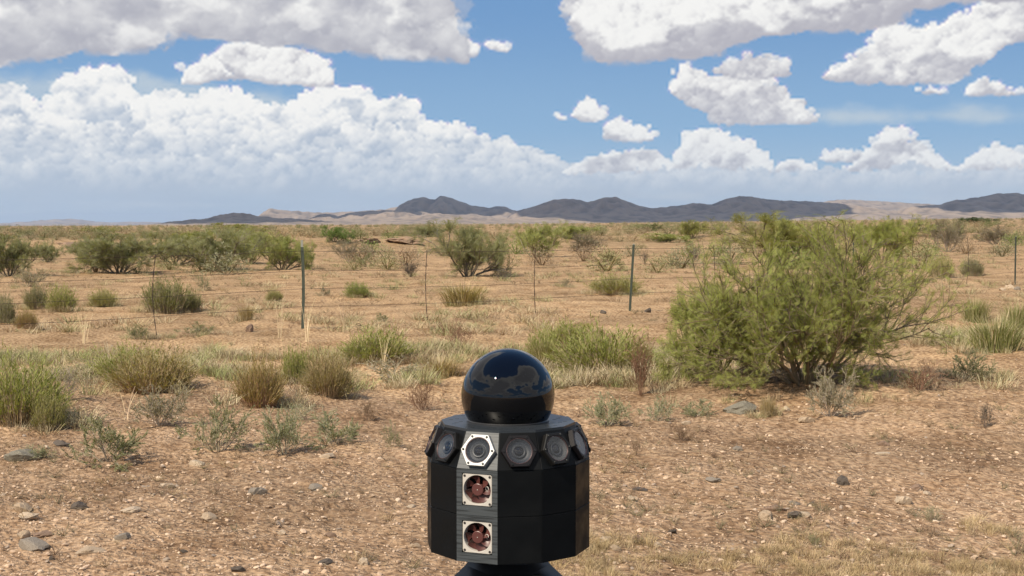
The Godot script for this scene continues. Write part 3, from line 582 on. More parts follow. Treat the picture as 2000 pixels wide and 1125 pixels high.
func build_hill(h: Array, n: int) -> void:
	var ridged := FastNoiseLite.new()
	ridged.fractal_type = FastNoiseLite.FRACTAL_RIDGED
	ridged.frequency = 0.004
	ridged.fractal_octaves = 4
	ridged.seed = 40 + n
	var soft := FastNoiseLite.new()
	soft.frequency = 0.012
	soft.fractal_octaves = 5
	soft.seed = 60 + n
	var far: float = h[0]
	var k := far / 6500.0
	ridged.frequency /= k
	soft.frequency /= k
	var p: Array = h[5]
	var x0: float = p[0].x
	var x1: float = p[-1].x
	var cols := int(clampf((x1 - x0) / (7.0 * k), 60, 340))
	var rows := 34
	var grid := []
	var tint := []
	for j in rows + 1:
		var t := lerpf(-1.0, 1.0, float(j) / rows)     # -1 foot in front, 0 crest, 1 foot behind
		for i in cols + 1:
			var x := lerpf(x0, x1, float(i) / cols)
			var zz: float = -far + (-t * h[1] if t < 0.0 else -t * h[2])
			var g := ridged.get_noise_2d(x, zz)
			var shape: float = pow(1.0 - absf(t), 1.25 if h[3] == "rock" else 1.05)
			var top := crest(p, x) + soft.get_noise_2d(x * 2.0, 0.0) * 4.5 * k
			var y: float = top * shape * (1.0 + (g - 0.35) * 0.75 * minf(1.0, absf(t) * 3.0) * (1.0 - absf(t)))
			var ends := smoothstep(0.0, 0.06, float(i) / cols) * smoothstep(1.0, 0.94, float(i) / cols)
			grid.append(Vector3(x + g * 20.0 * k * absf(t), y * ends - 6.0 * (1.0 - ends) - (4.0 if absf(t) > 0.99 else 0.0) + height(x, zz), zz))
			var s := soft.get_noise_2d(x, zz) * 0.5 + 0.5
			var a := Color(.115, .092, .075)          # dark scrub and rock, and bare tan soil, on every hill alike
			var b := Color(.27, .21, .16)
			tint.append(a.lerp(b, smoothstep(0.25, 0.75, s + g * 0.25)))
	var st := SurfaceTool.new()
	st.begin(Mesh.PRIMITIVE_TRIANGLES)
	st.set_smooth_group(0)
	for q in grid.size():
		st.set_color(tint[q])
		st.add_vertex(grid[q])
	for j in rows:
		for i in cols:
			var a := j * (cols + 1) + i
			for q in [a, a + cols + 1, a + 1, a + 1, a + cols + 1, a + cols + 2]:
				st.add_index(q)
	st.generate_normals()
	structure("mountain" if h[3] != "far" else "hill", st.commit(), M.hill, h[4], "mountain" if h[3] != "far" else "hill")

func build_shading_clouds() -> void:
	# the cumulus overhead, above the picture, whose shadows lie on parts of the range: shaded spot (x, z), half width, half depth
	var spots := [[760, -6500, 760, 800, "broad"], [-330, -7260, 330, 520, "small"], [-1060, -5000, 330, 420, "long"], [-760, -6660, 250, 190, "narrow"], [2350, -6400, 480, 600, "distant"]]
	var n := 0
	for s in spots:
		n += 1
		var soup := Soup.new()
		var lump := FastNoiseLite.new()
		lump.frequency = 1.6
		lump.seed = n
		var rows := 22
		var cols := 44
		var pts := []
		for j in rows + 1:
			var th := PI * j / rows
			for i in cols:
				var ph := TAU * i / cols
				var d := Vector3(sin(th) * cos(ph), cos(th), sin(th) * sin(ph))
				var r := 1.0 + 0.22 * lump.get_noise_3d(d.x * 1.5, d.y * 1.5, d.z * 1.5) + 0.1 * absf(lump.get_noise_3d(d.x * 5, d.y * 5, d.z * 5))
				pts.append(Vector3(d.x * s[2], maxf(d.y, -0.25) * 260.0, d.z * s[3]) * r)
		for j in rows:
			for i in cols:
				var i2 := (i + 1) % cols
				soup.quad(pts[j * cols + i], pts[j * cols + i2], pts[(j + 1) * cols + i2], pts[(j + 1) * cols + i], Color.WHITE)
		var t := 1500.0 / SUN.y
		var o := structure("cloud", soup.mesh(), M.cloud, "%s white cumulus cloud high above the mountain range" % s[4], "cloud")
		o.position = Vector3(s[0], 90, s[1]) + SUN * t

# ---------------------------------------------------------------- sky
var puffs := FastNoiseLite.new()
var wisps := FastNoiseLite.new()
var cloud_box := []

func air(e: float) -> Color:
	var c := Color(.45, .58, .70).lerp(Color(.275, .455, .675), smoothstep(0.0, 4.2, e))
	c = c.lerp(Color(.17, .335, .60), smoothstep(3.0, 9.5, e))
	return c.lerp(Color(.075, .19, .47), smoothstep(9.0, 70.0, e))

func cloud_tone(white: float, grey: Color, haze: float) -> Color:
	var c := grey.lerp(Color(.93, .925, .905), white)
	return c.lerp(Color(.43, .545, .68), haze)

var view := PackedColorArray()                   # the sky ahead while it is being computed
var view_w := 0
var view_h := 0
var per_degree := 4096.0 / 360.0

func outline(p: Array, a: float) -> Vector2:     # (top, base) of a cloud at a bearing
	for i in p.size() - 1:
		if a <= p[i + 1].x:
			var t := clampf((a - p[i].x) / (p[i + 1].x - p[i].x), 0, 1)
			return Vector2(lerpf(p[i].y, p[i + 1].y, t), lerpf(p[i].z, p[i + 1].z, t))
	return Vector2(p[-1].y, p[-1].z)

func whiteness(kind: String, top: float, base: float, a: float, e: float, w: float) -> float:
	var y := (e - base) / maxf(top - base, 0.05)
	match kind:
		"tower": return (0.86 - 0.78 * smoothstep(0.1, 1.5, top - e + w * 2.2)) * lerpf(0.3, 1.0, smoothstep(1.8, 5.0, e + w * 0.9))
		"grey": return 0.13 + w * 0.45 + 0.55 * smoothstep(0.25, 0.75, wisps.get_noise_2d(a * 0.8 + 55.0, e * 1.3 + 20.0) + 0.3)
		"mass": return 0.03 + 0.85 * smoothstep(0.75, 1.7, e - base + w * 2.0) - 0.3 * smoothstep(0.2, 0.6, wisps.get_noise_2d(a * 0.5 + 15.0, e))
		"rag": return 0.1 + 0.6 * smoothstep(0.4, 1.05, y + w * 1.3)
	return 0.05 + 0.78 * smoothstep(0.05, 0.85, y + w * 1.3)

func cloud_color(kind: String, white: float, top: float, e: float, streak: float) -> Color:
	var grey := Color(.50, .50, .555)
	var haze := smoothstep(6.0, 0.5, e) * 0.28
	match kind:
		"tower":
			grey = Color(.475, .545, .65)
			haze = clampf(smoothstep(0.9, 3.6, top - e) * 0.45 + smoothstep(4.2, 0.8, e) * 0.5 + streak * 0.4 * smoothstep(1.0, 3.0, top - e), 0, 1)
		"grey": grey = Color(.455, .46, .52)
		"mass": grey = Color(.47, .465, .52)
	return grey.lerp(Color(.93, .925, .905), clampf(white, 0, 1)).lerp(Color(.44, .55, .685), haze)

func paint_cloud(q: int) -> void:
	var kind: String = CLOUDS[q][0]
	var p: Array = CLOUDS[q][1]
	var box: Rect2 = cloud_box[q]
	var i0 := clampi(int((box.position.x + 31.0) * per_degree) - 8, 0, view_w)
	var i1 := clampi(int((box.end.x + 31.0) * per_degree) + 8, 0, view_w)
	var j0 := clampi(int((16.0 - box.end.y) * per_degree) - 12, 0, view_h)
	var j1 := clampi(int((16.0 - box.position.y) * per_degree) + 8, 0, view_h)
	for i in range(i0, i1):                        # the body of the cloud
		var a := (i + 0.5) / per_degree - 31.0
		var o := outline(p, a)
		for j in range(j0, j1):
			var e := 16.0 - (j + 0.5) / per_degree
			var k := j * view_w + i
			var w := wisps.get_noise_2d(a, e * 1.6)
			if kind == "veil":
				var al := smoothstep(0.0, 0.9, o.x + w * 0.5 - e) * smoothstep(0.0, 0.5, e - o.y + w * 0.3) * (0.74 + 0.25 * w)
				view[k] = view[k].lerp(Color(.52, .61, .69), clampf(al, 0, 0.9))
				continue
			var streak := wisps.get_noise_2d(a * 0.6 + 30.0, e * 6.0)
			if kind == "bank":
				var al := smoothstep(0.0, 1.6, o.x - e + w * 0.9) * (0.72 + 0.5 * streak)
				view[k] = view[k].lerp(Color(.44, .54, .68).lerp(Color(.58, .65, .72), clampf(streak + 0.25 + w * 0.5, 0, 1)), clampf(al, 0, 1) * smoothstep(-0.2, 1.0, e))
				continue
			var b := puffs.get_noise_2d(a * 1.6, e * 2.0)
			var small := minf(1.0, (o.x - o.y) * 0.55 + 0.1)
			var n := (-b * 0.45 + w * 0.75 - 0.14 + 0.35 * wisps.get_noise_2d(a * 4.0 + 8.0, e * 5.0)) * small
			var inside := o.x + n - e
			if kind != "tower":
				inside = minf(inside, e - o.y + (w * 0.35 + b * 0.1) * small)
				inside = minf(inside, (minf(a - box.position.x, box.end.x - a) + n) * 1.3)
			var al := smoothstep(-0.01, 0.12, inside)
			if al <= 0.0: continue
			if kind == "tower": al *= 1.0 - 0.92 * smoothstep(1.9, 0.3, e + w * 0.4)
			view[k] = view[k].lerp(cloud_color(kind, whiteness(kind, o.x, o.y, a, e, w), o.x, e, streak), al)
	if kind == "veil" or kind == "bank": return
	var lumps := []                                # its lumps, the higher ones first
	var area := 0.0
	for i in p.size() - 1:
		area += (p[i + 1].x - p[i].x) * 0.5 * (p[i].y - p[i].z + p[i + 1].y - p[i + 1].z)
	var big: float = {"puff": 0.4, "rag": 0.36, "tower": 0.5, "grey": 1.3, "mass": 0.7}[kind]
	for m in int(area * {"puff": 34.0, "rag": 34.0, "tower": 20.0, "grey": 6.0, "mass": 16.0}[kind]) + 8:
		var a := rnd(box.position.x, box.end.x)
		var o := outline(p, a)
		var thick := o.x - o.y
		var r := minf(big * lerpf(0.28, 1.0, pow(rng.randf(), 1.6)), thick * 0.42)
		if r < 0.07: continue
		var e := rnd(o.y + r * 0.55, o.x - r * 0.5)
		if kind == "tower": e = o.x - r * 0.5 - pow(rng.randf(), 1.5) * minf(thick, 3.6)
		if kind == "puff" and m % 2: e = o.x - r * 0.7
		if e < 0.8: continue
		lumps.append([e, a, r])
		if m % 7 == 0 and kind != "grey":            # loose shreds round the edge
			lumps.append([o.x + rnd(-0.15, 0.12), a + rnd(-.3, .3), rnd(0.1, 0.22)])
	lumps.sort_custom(func(x, y): return x[0] > y[0])
	for l in lumps:
		var r: float = l[2]
		var o := outline(p, l[1])
		var soft := 0.75 if kind != "grey" else 0.35
		if kind == "tower": soft = lerpf(0.85, 0.42, smoothstep(0.6, 3.2, o.x - l[0])) * smoothstep(0.9, 2.4, l[0])
		if kind == "mass": soft = lerpf(0.3, 0.75, smoothstep(0.4, 1.4, l[0] - o.y))
		for j in range(maxi(0, int((16.0 - l[0] - r * 1.2) * per_degree)), mini(view_h, int((16.0 - l[0] + r * 1.2) * per_degree) + 2)):
			var e := 16.0 - (j + 0.5) / per_degree
			for i in range(maxi(0, int((l[1] + 31.0 - r * 1.2) * per_degree)), mini(view_w, int((l[1] + 31.0 + r * 1.2) * per_degree) + 2)):
				var a := (i + 0.5) / per_degree - 31.0
				var dx: float = (a - l[1]) / r
				var dy: float = (e - l[0]) / (r * 0.88)
				var w := wisps.get_noise_2d(a * 3.5, e * 4.0)
				var d := (dx * dx + dy * dy) * (1.0 + 1.1 * w)
				if d >= 1.0: continue
				var facing := -0.42 * dx + 0.66 * dy + 0.45 * sqrt(1.0 - d)      # sunlit upper left, dim lower right
				var wl := wisps.get_noise_2d(a, e * 1.6)
				var white := whiteness(kind, o.x, o.y, a, e, wl) + (facing - 0.36) * (0.8 if kind != "grey" else 0.5) * (0.55 + 0.45 * smoothstep(0.2, 0.5, r))
				var al := smoothstep(1.0, 0.6, d) * soft
				if e - o.y < 0.15 and kind != "tower": al *= smoothstep(-0.1, 0.15, e - o.y)
				var k := j * view_w + i
				view[k] = view[k].lerp(cloud_color(kind, white, o.x, e, 0.0), al)

func sky_round(a: float, e: float) -> Color:     # the same kind of sky in every other direction
	var c := air(e)
	if e <= 0.0:
		return Color(.36, .30, .24)
	var r := deg_to_rad(a)
	var spread := 1.0 / (sin(deg_to_rad(e)) + 0.09)
	var x := sin(r) * cos(deg_to_rad(e)) * spread
	var y := cos(r) * cos(deg_to_rad(e)) * spread
	var w := wisps.get_noise_2d(x * 0.95 + 7.0, y * 0.95)
	var b := puffs.get_noise_2d(x * 2.0, y * 2.0)
	var d := w * 1.25 - b * 0.22 - 0.03
	var al := smoothstep(0.0, 0.09, d)
	var white := clampf(1.0 - smoothstep(0.06, 0.36, d) * 0.85 - b * 0.15, 0, 1)
	c = c.lerp(cloud_tone(white, Color(.47, .475, .53), smoothstep(7.0, 0.5, e) * 0.5), al)
	return c.lerp(Color(.47, .575, .69), 0.75 * smoothstep(2.6, 0.3, e))

func sharpen(at: int, step: int, n: int) -> void:    # makes a smooth cubic lookup pass through the values it is given
	var z := sqrt(3.0) - 2.0
	for k in range(1, n): view[at + k * step] = view[at + k * step] + view[at + (k - 1) * step] * z
	var last := at + (n - 1) * step
	view[last] = view[last] * (z / (z - 1.0))
	for k in range(n - 2, -1, -1): view[at + k * step] = (view[at + (k + 1) * step] - view[at + k * step]) * z
	for k in n:
		var c := view[at + k * step] * 6.0
		view[at + k * step] = Color(maxf(c.r, 0.02), maxf(c.g, 0.02), maxf(c.b, 0.02))

func build_sky() -> PanoramaSkyMaterial:
	puffs.noise_type = FastNoiseLite.TYPE_CELLULAR
	puffs.cellular_return_type = FastNoiseLite.RETURN_DISTANCE
	puffs.cellular_distance_function = FastNoiseLite.DISTANCE_EUCLIDEAN
	puffs.frequency = 0.9
	puffs.fractal_type = FastNoiseLite.FRACTAL_FBM
	puffs.fractal_octaves = 4
	puffs.fractal_gain = 0.55
	puffs.domain_warp_enabled = true
	puffs.domain_warp_amplitude = 0.5
	puffs.domain_warp_frequency = 0.8
	puffs.seed = 4
	wisps.noise_type = FastNoiseLite.TYPE_SIMPLEX_SMOOTH
	wisps.frequency = 0.34
	wisps.fractal_octaves = 5
	wisps.seed = 9
	for c in CLOUDS:
		var r := Rect2(c[1][0].x, c[1][0].z, 0, 0)
		for p in c[1]:
			r = r.expand(Vector2(p.x, p.y)).expand(Vector2(p.x, p.z))
		cloud_box.append(r)
	var wide := Image.create(1024, 512, false, Image.FORMAT_RGBF)
	for j in 512:
		var e := 90.0 - (j + 0.5) * 180.0 / 512.0
		if j > 258:
			wide.fill_rect(Rect2i(0, j, 1024, 512 - j), Color(.36, .30, .24))
			break
		for i in 1024:
			wide.set_pixel(i, j, sky_round((i + 0.5) / 1024.0 * 360.0, e))
	wide.resize(4096, 2048, Image.INTERPOLATE_CUBIC)
	var reach := int(31 * per_degree)
	view_w = reach * 2
	view_h = int(17 * per_degree)
	view.resize(view_w * view_h)
	for j in view_h:
		var c := air(maxf(0.0, 16.0 - (j + 0.5) / per_degree))
		for i in view_w: view[j * view_w + i] = c
	rng.seed = 17
	for q in CLOUDS.size(): paint_cloud(q)
	for i in view_w: sharpen(i, view_w, view_h)
	for j in view_h: sharpen(j * view_w, 1, view_w)
	var first := int(1024 - 16 * per_degree)
	for j in view_h:
		var e := 90.0 - (first + j + 0.5) * 180.0 / 2048.0
		for n in view_w:                             # column 0 of the panorama looks along -z
			var share := smoothstep(30.5, 22.5, absf((n + 0.5) / per_degree - 31.0)) * smoothstep(15.5, 10.2, e)
			var i := posmod(n - reach, 4096)
			wide.set_pixel(i, first + j, wide.get_pixel(i, first + j).lerp(view[j * view_w + n], share))
	var sky := PanoramaSkyMaterial.new()
	sky.panorama = ImageTexture.create_from_image(wide)
	return sky

# ---------------------------------------------------------------- plants
var protos := {}

func rnd(lo: float, hi: float) -> float:
	return rng.randf_range(lo, hi)

func ball() -> Vector3:
	return Vector3(rng.randfn(), rng.randfn(), rng.randfn()).normalized()

func shade_of(spread: float) -> Color:           # one leaf or stem differs a little from the next
	var k := rnd(1.0 - spread, 1.0 + spread)
	return Color(k * rnd(0.92, 1.1), k, k * rnd(0.85, 1.1))

func make_broom(stems: int, upright: float) -> Dictionary:
	var wood := Soup.new()
	var leaf := Soup.new()
	var lobes := FastNoiseLite.new()
	lobes.frequency = 2.2
	lobes.seed = stems
	for i in stems:
		var ph := rnd(0, TAU)
		var r := sqrt(rng.randf())
		var foot := Vector3(cos(ph), 0, sin(ph)) * r * 0.3
		var crown := 1.0 - 0.42 * r * r + 0.75 * lobes.get_noise_2d(foot.x * 3.0, foot.z * 3.0)
		var tall := crown * (rnd(0.55, 0.95) if i % 9 else rnd(0.9, 1.12))
		var out := Vector3(cos(ph), 0, sin(ph)) * r * rnd(0.1, 0.3) / upright + ball() * 0.05
		foot.y = -0.02
		var tip := foot + out + Vector3.UP * tall
		var mid := foot.lerp(tip, 0.5) - out * 0.12 + ball() * 0.015
		wood.ribbon(foot, mid, tip, (tip - foot).cross(ball()).normalized() * 0.0042, shade_of(0.25))
		for k in 5:
			var t := 1.0 - pow(rng.randf(), 1.3) * 0.62
			var p := mid.lerp(tip, t * 2.0 - 1.0) if t > 0.5 else foot.lerp(mid, t * 2.0)
			var d := ((tip - mid).normalized() + ball() * 0.4).normalized()
			var s := d.cross(ball()).normalized() * rnd(0.004, 0.0075)
			leaf.tri(p - s, p + s, p + d * rnd(0.06, 0.13), shade_of(0.3))
	return {"stems": wood.mesh(), "foliage": leaf.mesh()}

func make_grass(blades: int) -> Dictionary:
	var leaf := Soup.new()
	var dry := Soup.new()
	for i in blades:
		var ph := rnd(0, TAU)
		var foot := Vector3(cos(ph), 0, sin(ph)) * rnd(0, 0.28) + Vector3(0, -0.02, 0)
		var out := Vector3(cos(ph + rnd(-.7, .7)), 0, sin(ph + rnd(-.7, .7)))
		var tall := rnd(0.35, 0.8)
		var lean := rnd(0.05, 0.34)
		var mid := foot + out * lean * 0.35 + Vector3.UP * tall * 0.6
		var tip := foot + out * lean + Vector3.UP * tall
		(leaf if i % 5 else dry).ribbon(foot, mid, tip, out.cross(Vector3.UP).rotated(Vector3.UP, rnd(-1, 1)) * rnd(0.003, 0.007), shade_of(0.3))
	for i in blades / 40:
		var ph := rnd(0, TAU)
		var out := Vector3(cos(ph), 0, sin(ph)) * rnd(0.05, 0.3)
		var foot := out * rnd(0.1, 0.7)
		var tip := foot + out + Vector3.UP * rnd(0.75, 1.0)
		dry.ribbon(foot, foot.lerp(tip, 0.6) - out * 0.1, tip, out.cross(Vector3.UP).normalized() * 0.005, shade_of(0.15))
	return {"blades": leaf.mesh(), "dry_blades": dry.mesh()}

func make_stalks(n: int) -> Dictionary:           # tall dead grass stalks that lean
	var dry := Soup.new()
	for i in n:
		var ph := rnd(0, TAU)
		var out := Vector3(cos(ph), 0, sin(ph))
		var foot := out * rnd(0.0, 0.12)
		var pts := []
		var lean := rnd(0.05, 0.45)
		for k in 6:
			var t := k / 5.0
			pts.append(foot + out * lean * t * t + Vector3.UP * t * rnd(0.97, 1.0) * (0.6 + 0.4 * float(i % 3) / 2.0) + ball() * 0.01)
		dry.tube(pts, 0.012, 0.005, 3, shade_of(0.12))
	return {"stalks": dry.mesh()}

func sprig(wood: Soup, leaf: Soup, p: Vector3, dir: Vector3, len: float, rad: float, level: int, leafy: float) -> void:
	var pts := [p]
	var d := dir
	for i in 3:
		d = (d + ball() * 0.16 + Vector3.UP * 0.04).normalized()
		pts.append(pts[-1] + d * len / 3.0)
	wood.tube(pts, rad, rad * 0.55, 3, shade_of(0.2))
	if level < 2:
		for k in (5 if level == 0 else 4):
			var t := rnd(0.25, 1.0) * 2.999
			var q: Vector3 = pts[int(t)].lerp(pts[int(t) + 1], t - int(t))
			sprig(wood, leaf, q, d.rotated(d.cross(ball()).normalized(), rnd(0.4, 0.9)), len * rnd(0.4, 0.62), rad * 0.6, level + 1, leafy)
	if level > 0 and leafy > 0.0:
		for k in int(14 * leafy):
			var t := rnd(0.1, 1.0) * 2.999
			var q: Vector3 = pts[int(t)].lerp(pts[int(t) + 1], t - int(t))
			var e := (d + ball()).normalized()
			var s := e.cross(ball()).normalized() * rnd(0.005, 0.009)
			leaf.tri(q - s, q + s, q + e * rnd(0.02, 0.05), shade_of(0.3))

func make_weed(stems: int, leafy: float, upright: float) -> Dictionary:
	var wood := Soup.new()
	var leaf := Soup.new()
	for i in stems:
		var ph := TAU * i / stems + rnd(-.4, .4)
		var th := rnd(0.1, 1.25) * upright
		var d := Vector3(sin(th) * cos(ph), cos(th), sin(th) * sin(ph))
		sprig(wood, leaf, Vector3(d.x, 0, d.z) * rnd(0.0, 0.12) - Vector3(0, 0.02, 0), d, rnd(0.45, 0.8), 0.0085, 0, leafy)
	var joined := Soup.new()                     # one common size for both parts
	joined.v = wood.v + leaf.v
	joined.fit()
	wood.v = joined.v.slice(0, wood.v.size())
	leaf.v = joined.v.slice(wood.v.size())
	return {"stems": wood.mesh()} if leaf.v.is_empty() else {"stems": wood.mesh(), "foliage": leaf.mesh()}

func limb(wood: Soup, leaf: Soup, p: Vector3, dir: Vector3, len: float, rad: float, level: int, o: Dictionary) -> void:
	var pts := [p]
	var d := dir
	for i in 4:
		d = (d + ball() * 0.2 + Vector3.UP * (0.05 if level < 2 else 0.03)).normalized()
		var q: Vector3 = pts[-1] + d * len / 4.0
		if q.y < 0.03: q.y = 0.03 + rng.randf() * 0.04
		pts.append(q)
	wood.tube(pts, rad, rad * 0.6, 5 if level == 0 else 3, shade_of(0.2))
	if level < o.levels:
		for k in o.kids:
			var t: float = (1.0 - pow(rng.randf(), 1.2) * 0.9) * 3.999
			var q: Vector3 = pts[int(t)].lerp(pts[int(t) + 1], t - int(t))
			limb(wood, leaf, q, d.rotated(d.cross(ball()).normalized(), rnd(0.3, 0.95)), len * rnd(0.5, 0.72), rad * 0.58, level + 1, o)
	if level >= o.levels - 1:
		for k in o.sprays:
			var t := rnd(0.05, 1.0) * 3.999
			var q: Vector3 = pts[int(t)].lerp(pts[int(t) + 1], t - int(t))
			var axis := (d * 0.9 + ball() * 0.8 + Vector3.UP * 0.1).normalized()
			var across := axis.cross(ball()).normalized()
			var col := shade_of(0.28)
			for m in o.leaflets:                   # a feathery leaf: leaflets to both sides of its stalk
				var b: Vector3 = q + axis * o.leaf * 2.2 * (m + 1.0) / o.leaflets
				var e := (across * (1.0 if m % 2 else -1.0) + axis * 0.8 + Vector3.DOWN * 0.15).normalized()
				var s: Vector3 = axis * o.leaf * 0.11
				leaf.tri(b - s, b + s, b + e * o.leaf, col)

func make_mesquite(o: Dictionary) -> Dictionary:
	var wood := Soup.new()
	var leaf := Soup.new()
	for i in o.trunks:
		var ph: float = TAU * i / o.trunks + rnd(-.35, .35)
		var th: float = lerpf(o.lean0, o.lean1, rng.randf())
		var d := Vector3(sin(th) * cos(ph), cos(th), sin(th) * sin(ph))
		limb(wood, leaf, Vector3(d.x, 0, d.z) * 0.06 - Vector3(0, 0.03, 0), d, rnd(0.42, 0.62), o.rad, 0, o)
	var joined := Soup.new()
	joined.v = wood.v + leaf.v
	joined.fit()
	wood.v = joined.v.slice(0, wood.v.size())
	leaf.v = joined.v.slice(wood.v.size())
	return {"branches": wood.mesh(), "foliage": leaf.mesh()}

func proto(kind: String, n: int) -> Dictionary:
	var key := "%s%d" % [kind, n]
	if not protos.has(key):
		rng.seed = 1000 + hash(key) % 1000
		match kind:
			"broom": protos[key] = make_broom([1100, 950, 1250, 1000][n], [1.0, 1.5, 0.9, 1.2][n])
			"grass": protos[key] = make_grass([700, 620, 800][n])
			"weed": protos[key] = make_weed([13, 10, 16, 12][n], [0.6, 1.3, 2.2, 2.6][n], [1.0, 0.8, 0.9, 1.1][n])
			"dry": protos[key] = make_weed([16, 20, 18][n], 0.35, [0.8, 0.6, 1.0][n])
			"mesq": protos[key] = make_mesquite({"trunks": [7, 10, 8][n], "levels": 3, "kids": 4, "sprays": 7, "leaflets": 6, "leaf": 0.04, "lean0": 0.15, "lean1": [1.2, 1.4, 1.15][n], "rad": 0.016})
			"scrub": protos[key] = make_mesquite({"trunks": [9, 12, 10, 8][n], "levels": 3, "kids": 4, "sprays": 3, "leaflets": 5, "leaf": 0.035, "lean0": 0.1, "lean1": 1.3, "rad": 0.011})
			"stalk": protos[key] = make_stalks([5, 8][n])
			"big": protos[key] = make_mesquite({"trunks": 22, "levels": 3, "kids": 5, "sprays": 6, "leaflets": 8, "leaf": 0.016, "lean0": 0.05, "lean1": 1.3, "rad": 0.009})
	return protos[key]

const NAMES := {"broom": "desert_shrub", "grass": "grass_clump", "weed": "twiggy_weed", "dry": "dry_weed", "mesq": "mesquite_bush", "big": "mesquite_bush", "stalk": "grass_stalks", "scrub": "scrub_bush"}
const TINTS := {   # foliage, wood
	"mesq": [.31, .335, .105, .2, .16, .105], "mesq2": [0.33, 0.354, 0.136, 0.22, 0.182, 0.127], "mesqy": [.29, .295, .10, .17, .135, .09], "mesqg": [0.277, 0.283, 0.153, 0.176, 0.154, 0.121],
	"mesqb": [.19, .27, .09, .12, .1, .07], "mesqd": [.07, .11, .04, .1, .08, .06],
	"broomg": [0.32, 0.339, 0.115, 0.38, 0.299, 0.184], "broomy": [0.346, 0.333, 0.141, 0.38, 0.31, 0.196], "broomb": [0.371, 0.307, 0.16, 0.391, 0.282, 0.172], "broomr": [0.358, 0.282, 0.134, 0.391, 0.247, 0.149], "broomd": [0.256, 0.256, 0.122, 0.31, 0.253, 0.172],
	"broomk": [0.282, 0.269, 0.16, 0.322, 0.276, 0.196], "broomv": [0.282, 0.333, 0.102, 0.287, 0.23, 0.138],
	"straws": [.6, .48, .31, .62, .5, .33], "straw": [.40, .31, .17, .52, .42, .27], "strawg": [.30, .27, .12, .6, .5, .3], "strawo": [.33, .26, .12, .42, .33, .18], "greeng": [0.26, 0.267, 0.111, 0.44, 0.374, 0.22],
	"greyt": [0.416, 0.37, 0.286, 0.432, 0.372, 0.306], "olivet": [0.325, 0.325, 0.202, 0.324, 0.276, 0.204], "leaft": [0.377, 0.384, 0.26, 0.36, 0.324, 0.24], "redd": [.24, .145, .095, .24, .14, .095], "redt": [.25, .18, .12, .24, .16, .11],
	"darkt": [.12, .1, .08, .12, .1, .085], "greyp": [.2, .175, .125, .23, .19, .15], "olivep": [.23, .21, .105, .22, .185, .12],
}

func tint_mats(t: String) -> Array:
	if not M.has("leaf_" + t):
		var c: Array = TINTS[t]
		M["leaf_" + t] = plantmat(c[0], c[1], c[2], 0.85)
		M["wood_" + t] = plantmat(c[3], c[4], c[5])
	return [M["leaf_" + t], M["wood_" + t]]

func plant(p: Array) -> Node3D:
	var o := thing(NAMES[p[0]], p[8], p[9], on_ground(p[2], p[3], 0.01), p[10])
	var mats := tint_mats(p[7])
	var shapes := proto(p[0], p[1])
	for k in shapes:
		part(o, k, shapes[k], mats[0] if k in ["foliage", "blades"] else mats[1])
	o.rotation.y = p[6] if p[0] in ["big", "mesq", "scrub"] else p[6] * 6.0
	o.scale = Vector3(p[4], p[5], p[4] * 0.85)
	return o

func stuff(called: String, label: String, category: String) -> Node3D:
	var o := thing(called, label, category)
	o.set_meta("kind", "stuff")
	return o

func many(parent: Node, called: String, mesh: Mesh, material: Material, places: Array, colors: Array) -> void:
	var mm := MultiMesh.new()
	mm.transform_format = MultiMesh.TRANSFORM_3D
	mm.use_colors = not colors.is_empty()
	mm.mesh = mesh
	mm.instance_count = places.size()
	for i in places.size():
		mm.set_instance_transform(i, places[i])
		if colors: mm.set_instance_color(i, colors[i])
	var o := MultiMeshInstance3D.new()
	o.name = called
	o.multimesh = mm
	o.material_override = material
	parent.add_child(o, true)
	o.set_meta("kind", "stuff")

# ---------------------------------------------------------------- stones
func rock_mesh(sub: int, seed_: int, rough: float) -> ArrayMesh:
	var t := (1.0 + sqrt(5.0)) / 2.0
	var v := []
	for q in [[-1, t, 0], [1, t, 0], [-1, -t, 0], [1, -t, 0], [0, -1, t], [0, 1, t], [0, -1, -t], [0, 1, -t], [t, 0, -1], [t, 0, 1], [-t, 0, -1], [-t, 0, 1]]:
		v.append(Vector3(q[0], q[1], q[2]).normalized())
	var f := []
	for q in [[0, 11, 5], [0, 5, 1], [0, 1, 7], [0, 7, 10], [0, 10, 11], [1, 5, 9], [5, 11, 4], [11, 10, 2], [10, 7, 6], [7, 1, 8], [3, 9, 4], [3, 4, 2], [3, 2, 6], [3, 6, 8], [3, 8, 9], [4, 9, 5], [2, 4, 11], [6, 2, 10], [8, 6, 7], [9, 8, 1]]:
		f.append([v[q[0]], v[q[1]], v[q[2]]])
	for s in sub:
		var g := []
		for q in f:
			var a: Vector3 = ((q[0] + q[1]) / 2).normalized()
			var b: Vector3 = ((q[1] + q[2]) / 2).normalized()
			var c: Vector3 = ((q[2] + q[0]) / 2).normalized()
			g.append_array([[q[0], a, c], [q[1], b, a], [q[2], c, b], [a, b, c]])
		f = g
	var n := FastNoiseLite.new()
	n.seed = seed_
	n.frequency = 0.7
	rng.seed = seed_
	var cuts := []
	for i in 9:
		cuts.append([ball(), rnd(0.55, 0.9)])
	var soup := Soup.new()
	var place := func(p: Vector3) -> Vector3:
		var r := 1.0 + rough * n.get_noise_3dv(p * 1.6) + rough * 0.4 * n.get_noise_3dv(p * 5.0)
		var q: Vector3 = p * r
		for c in cuts:                            # broken faces
			var over: float = q.dot(c[0]) - c[1]
			if over > 0.0: q -= c[0] * over * 0.9
		return q * 0.56
	for q in f:
		soup.tri(place.call(q[0]), place.call(q[2]), place.call(q[1]), Color.WHITE)
	return soup.mesh()

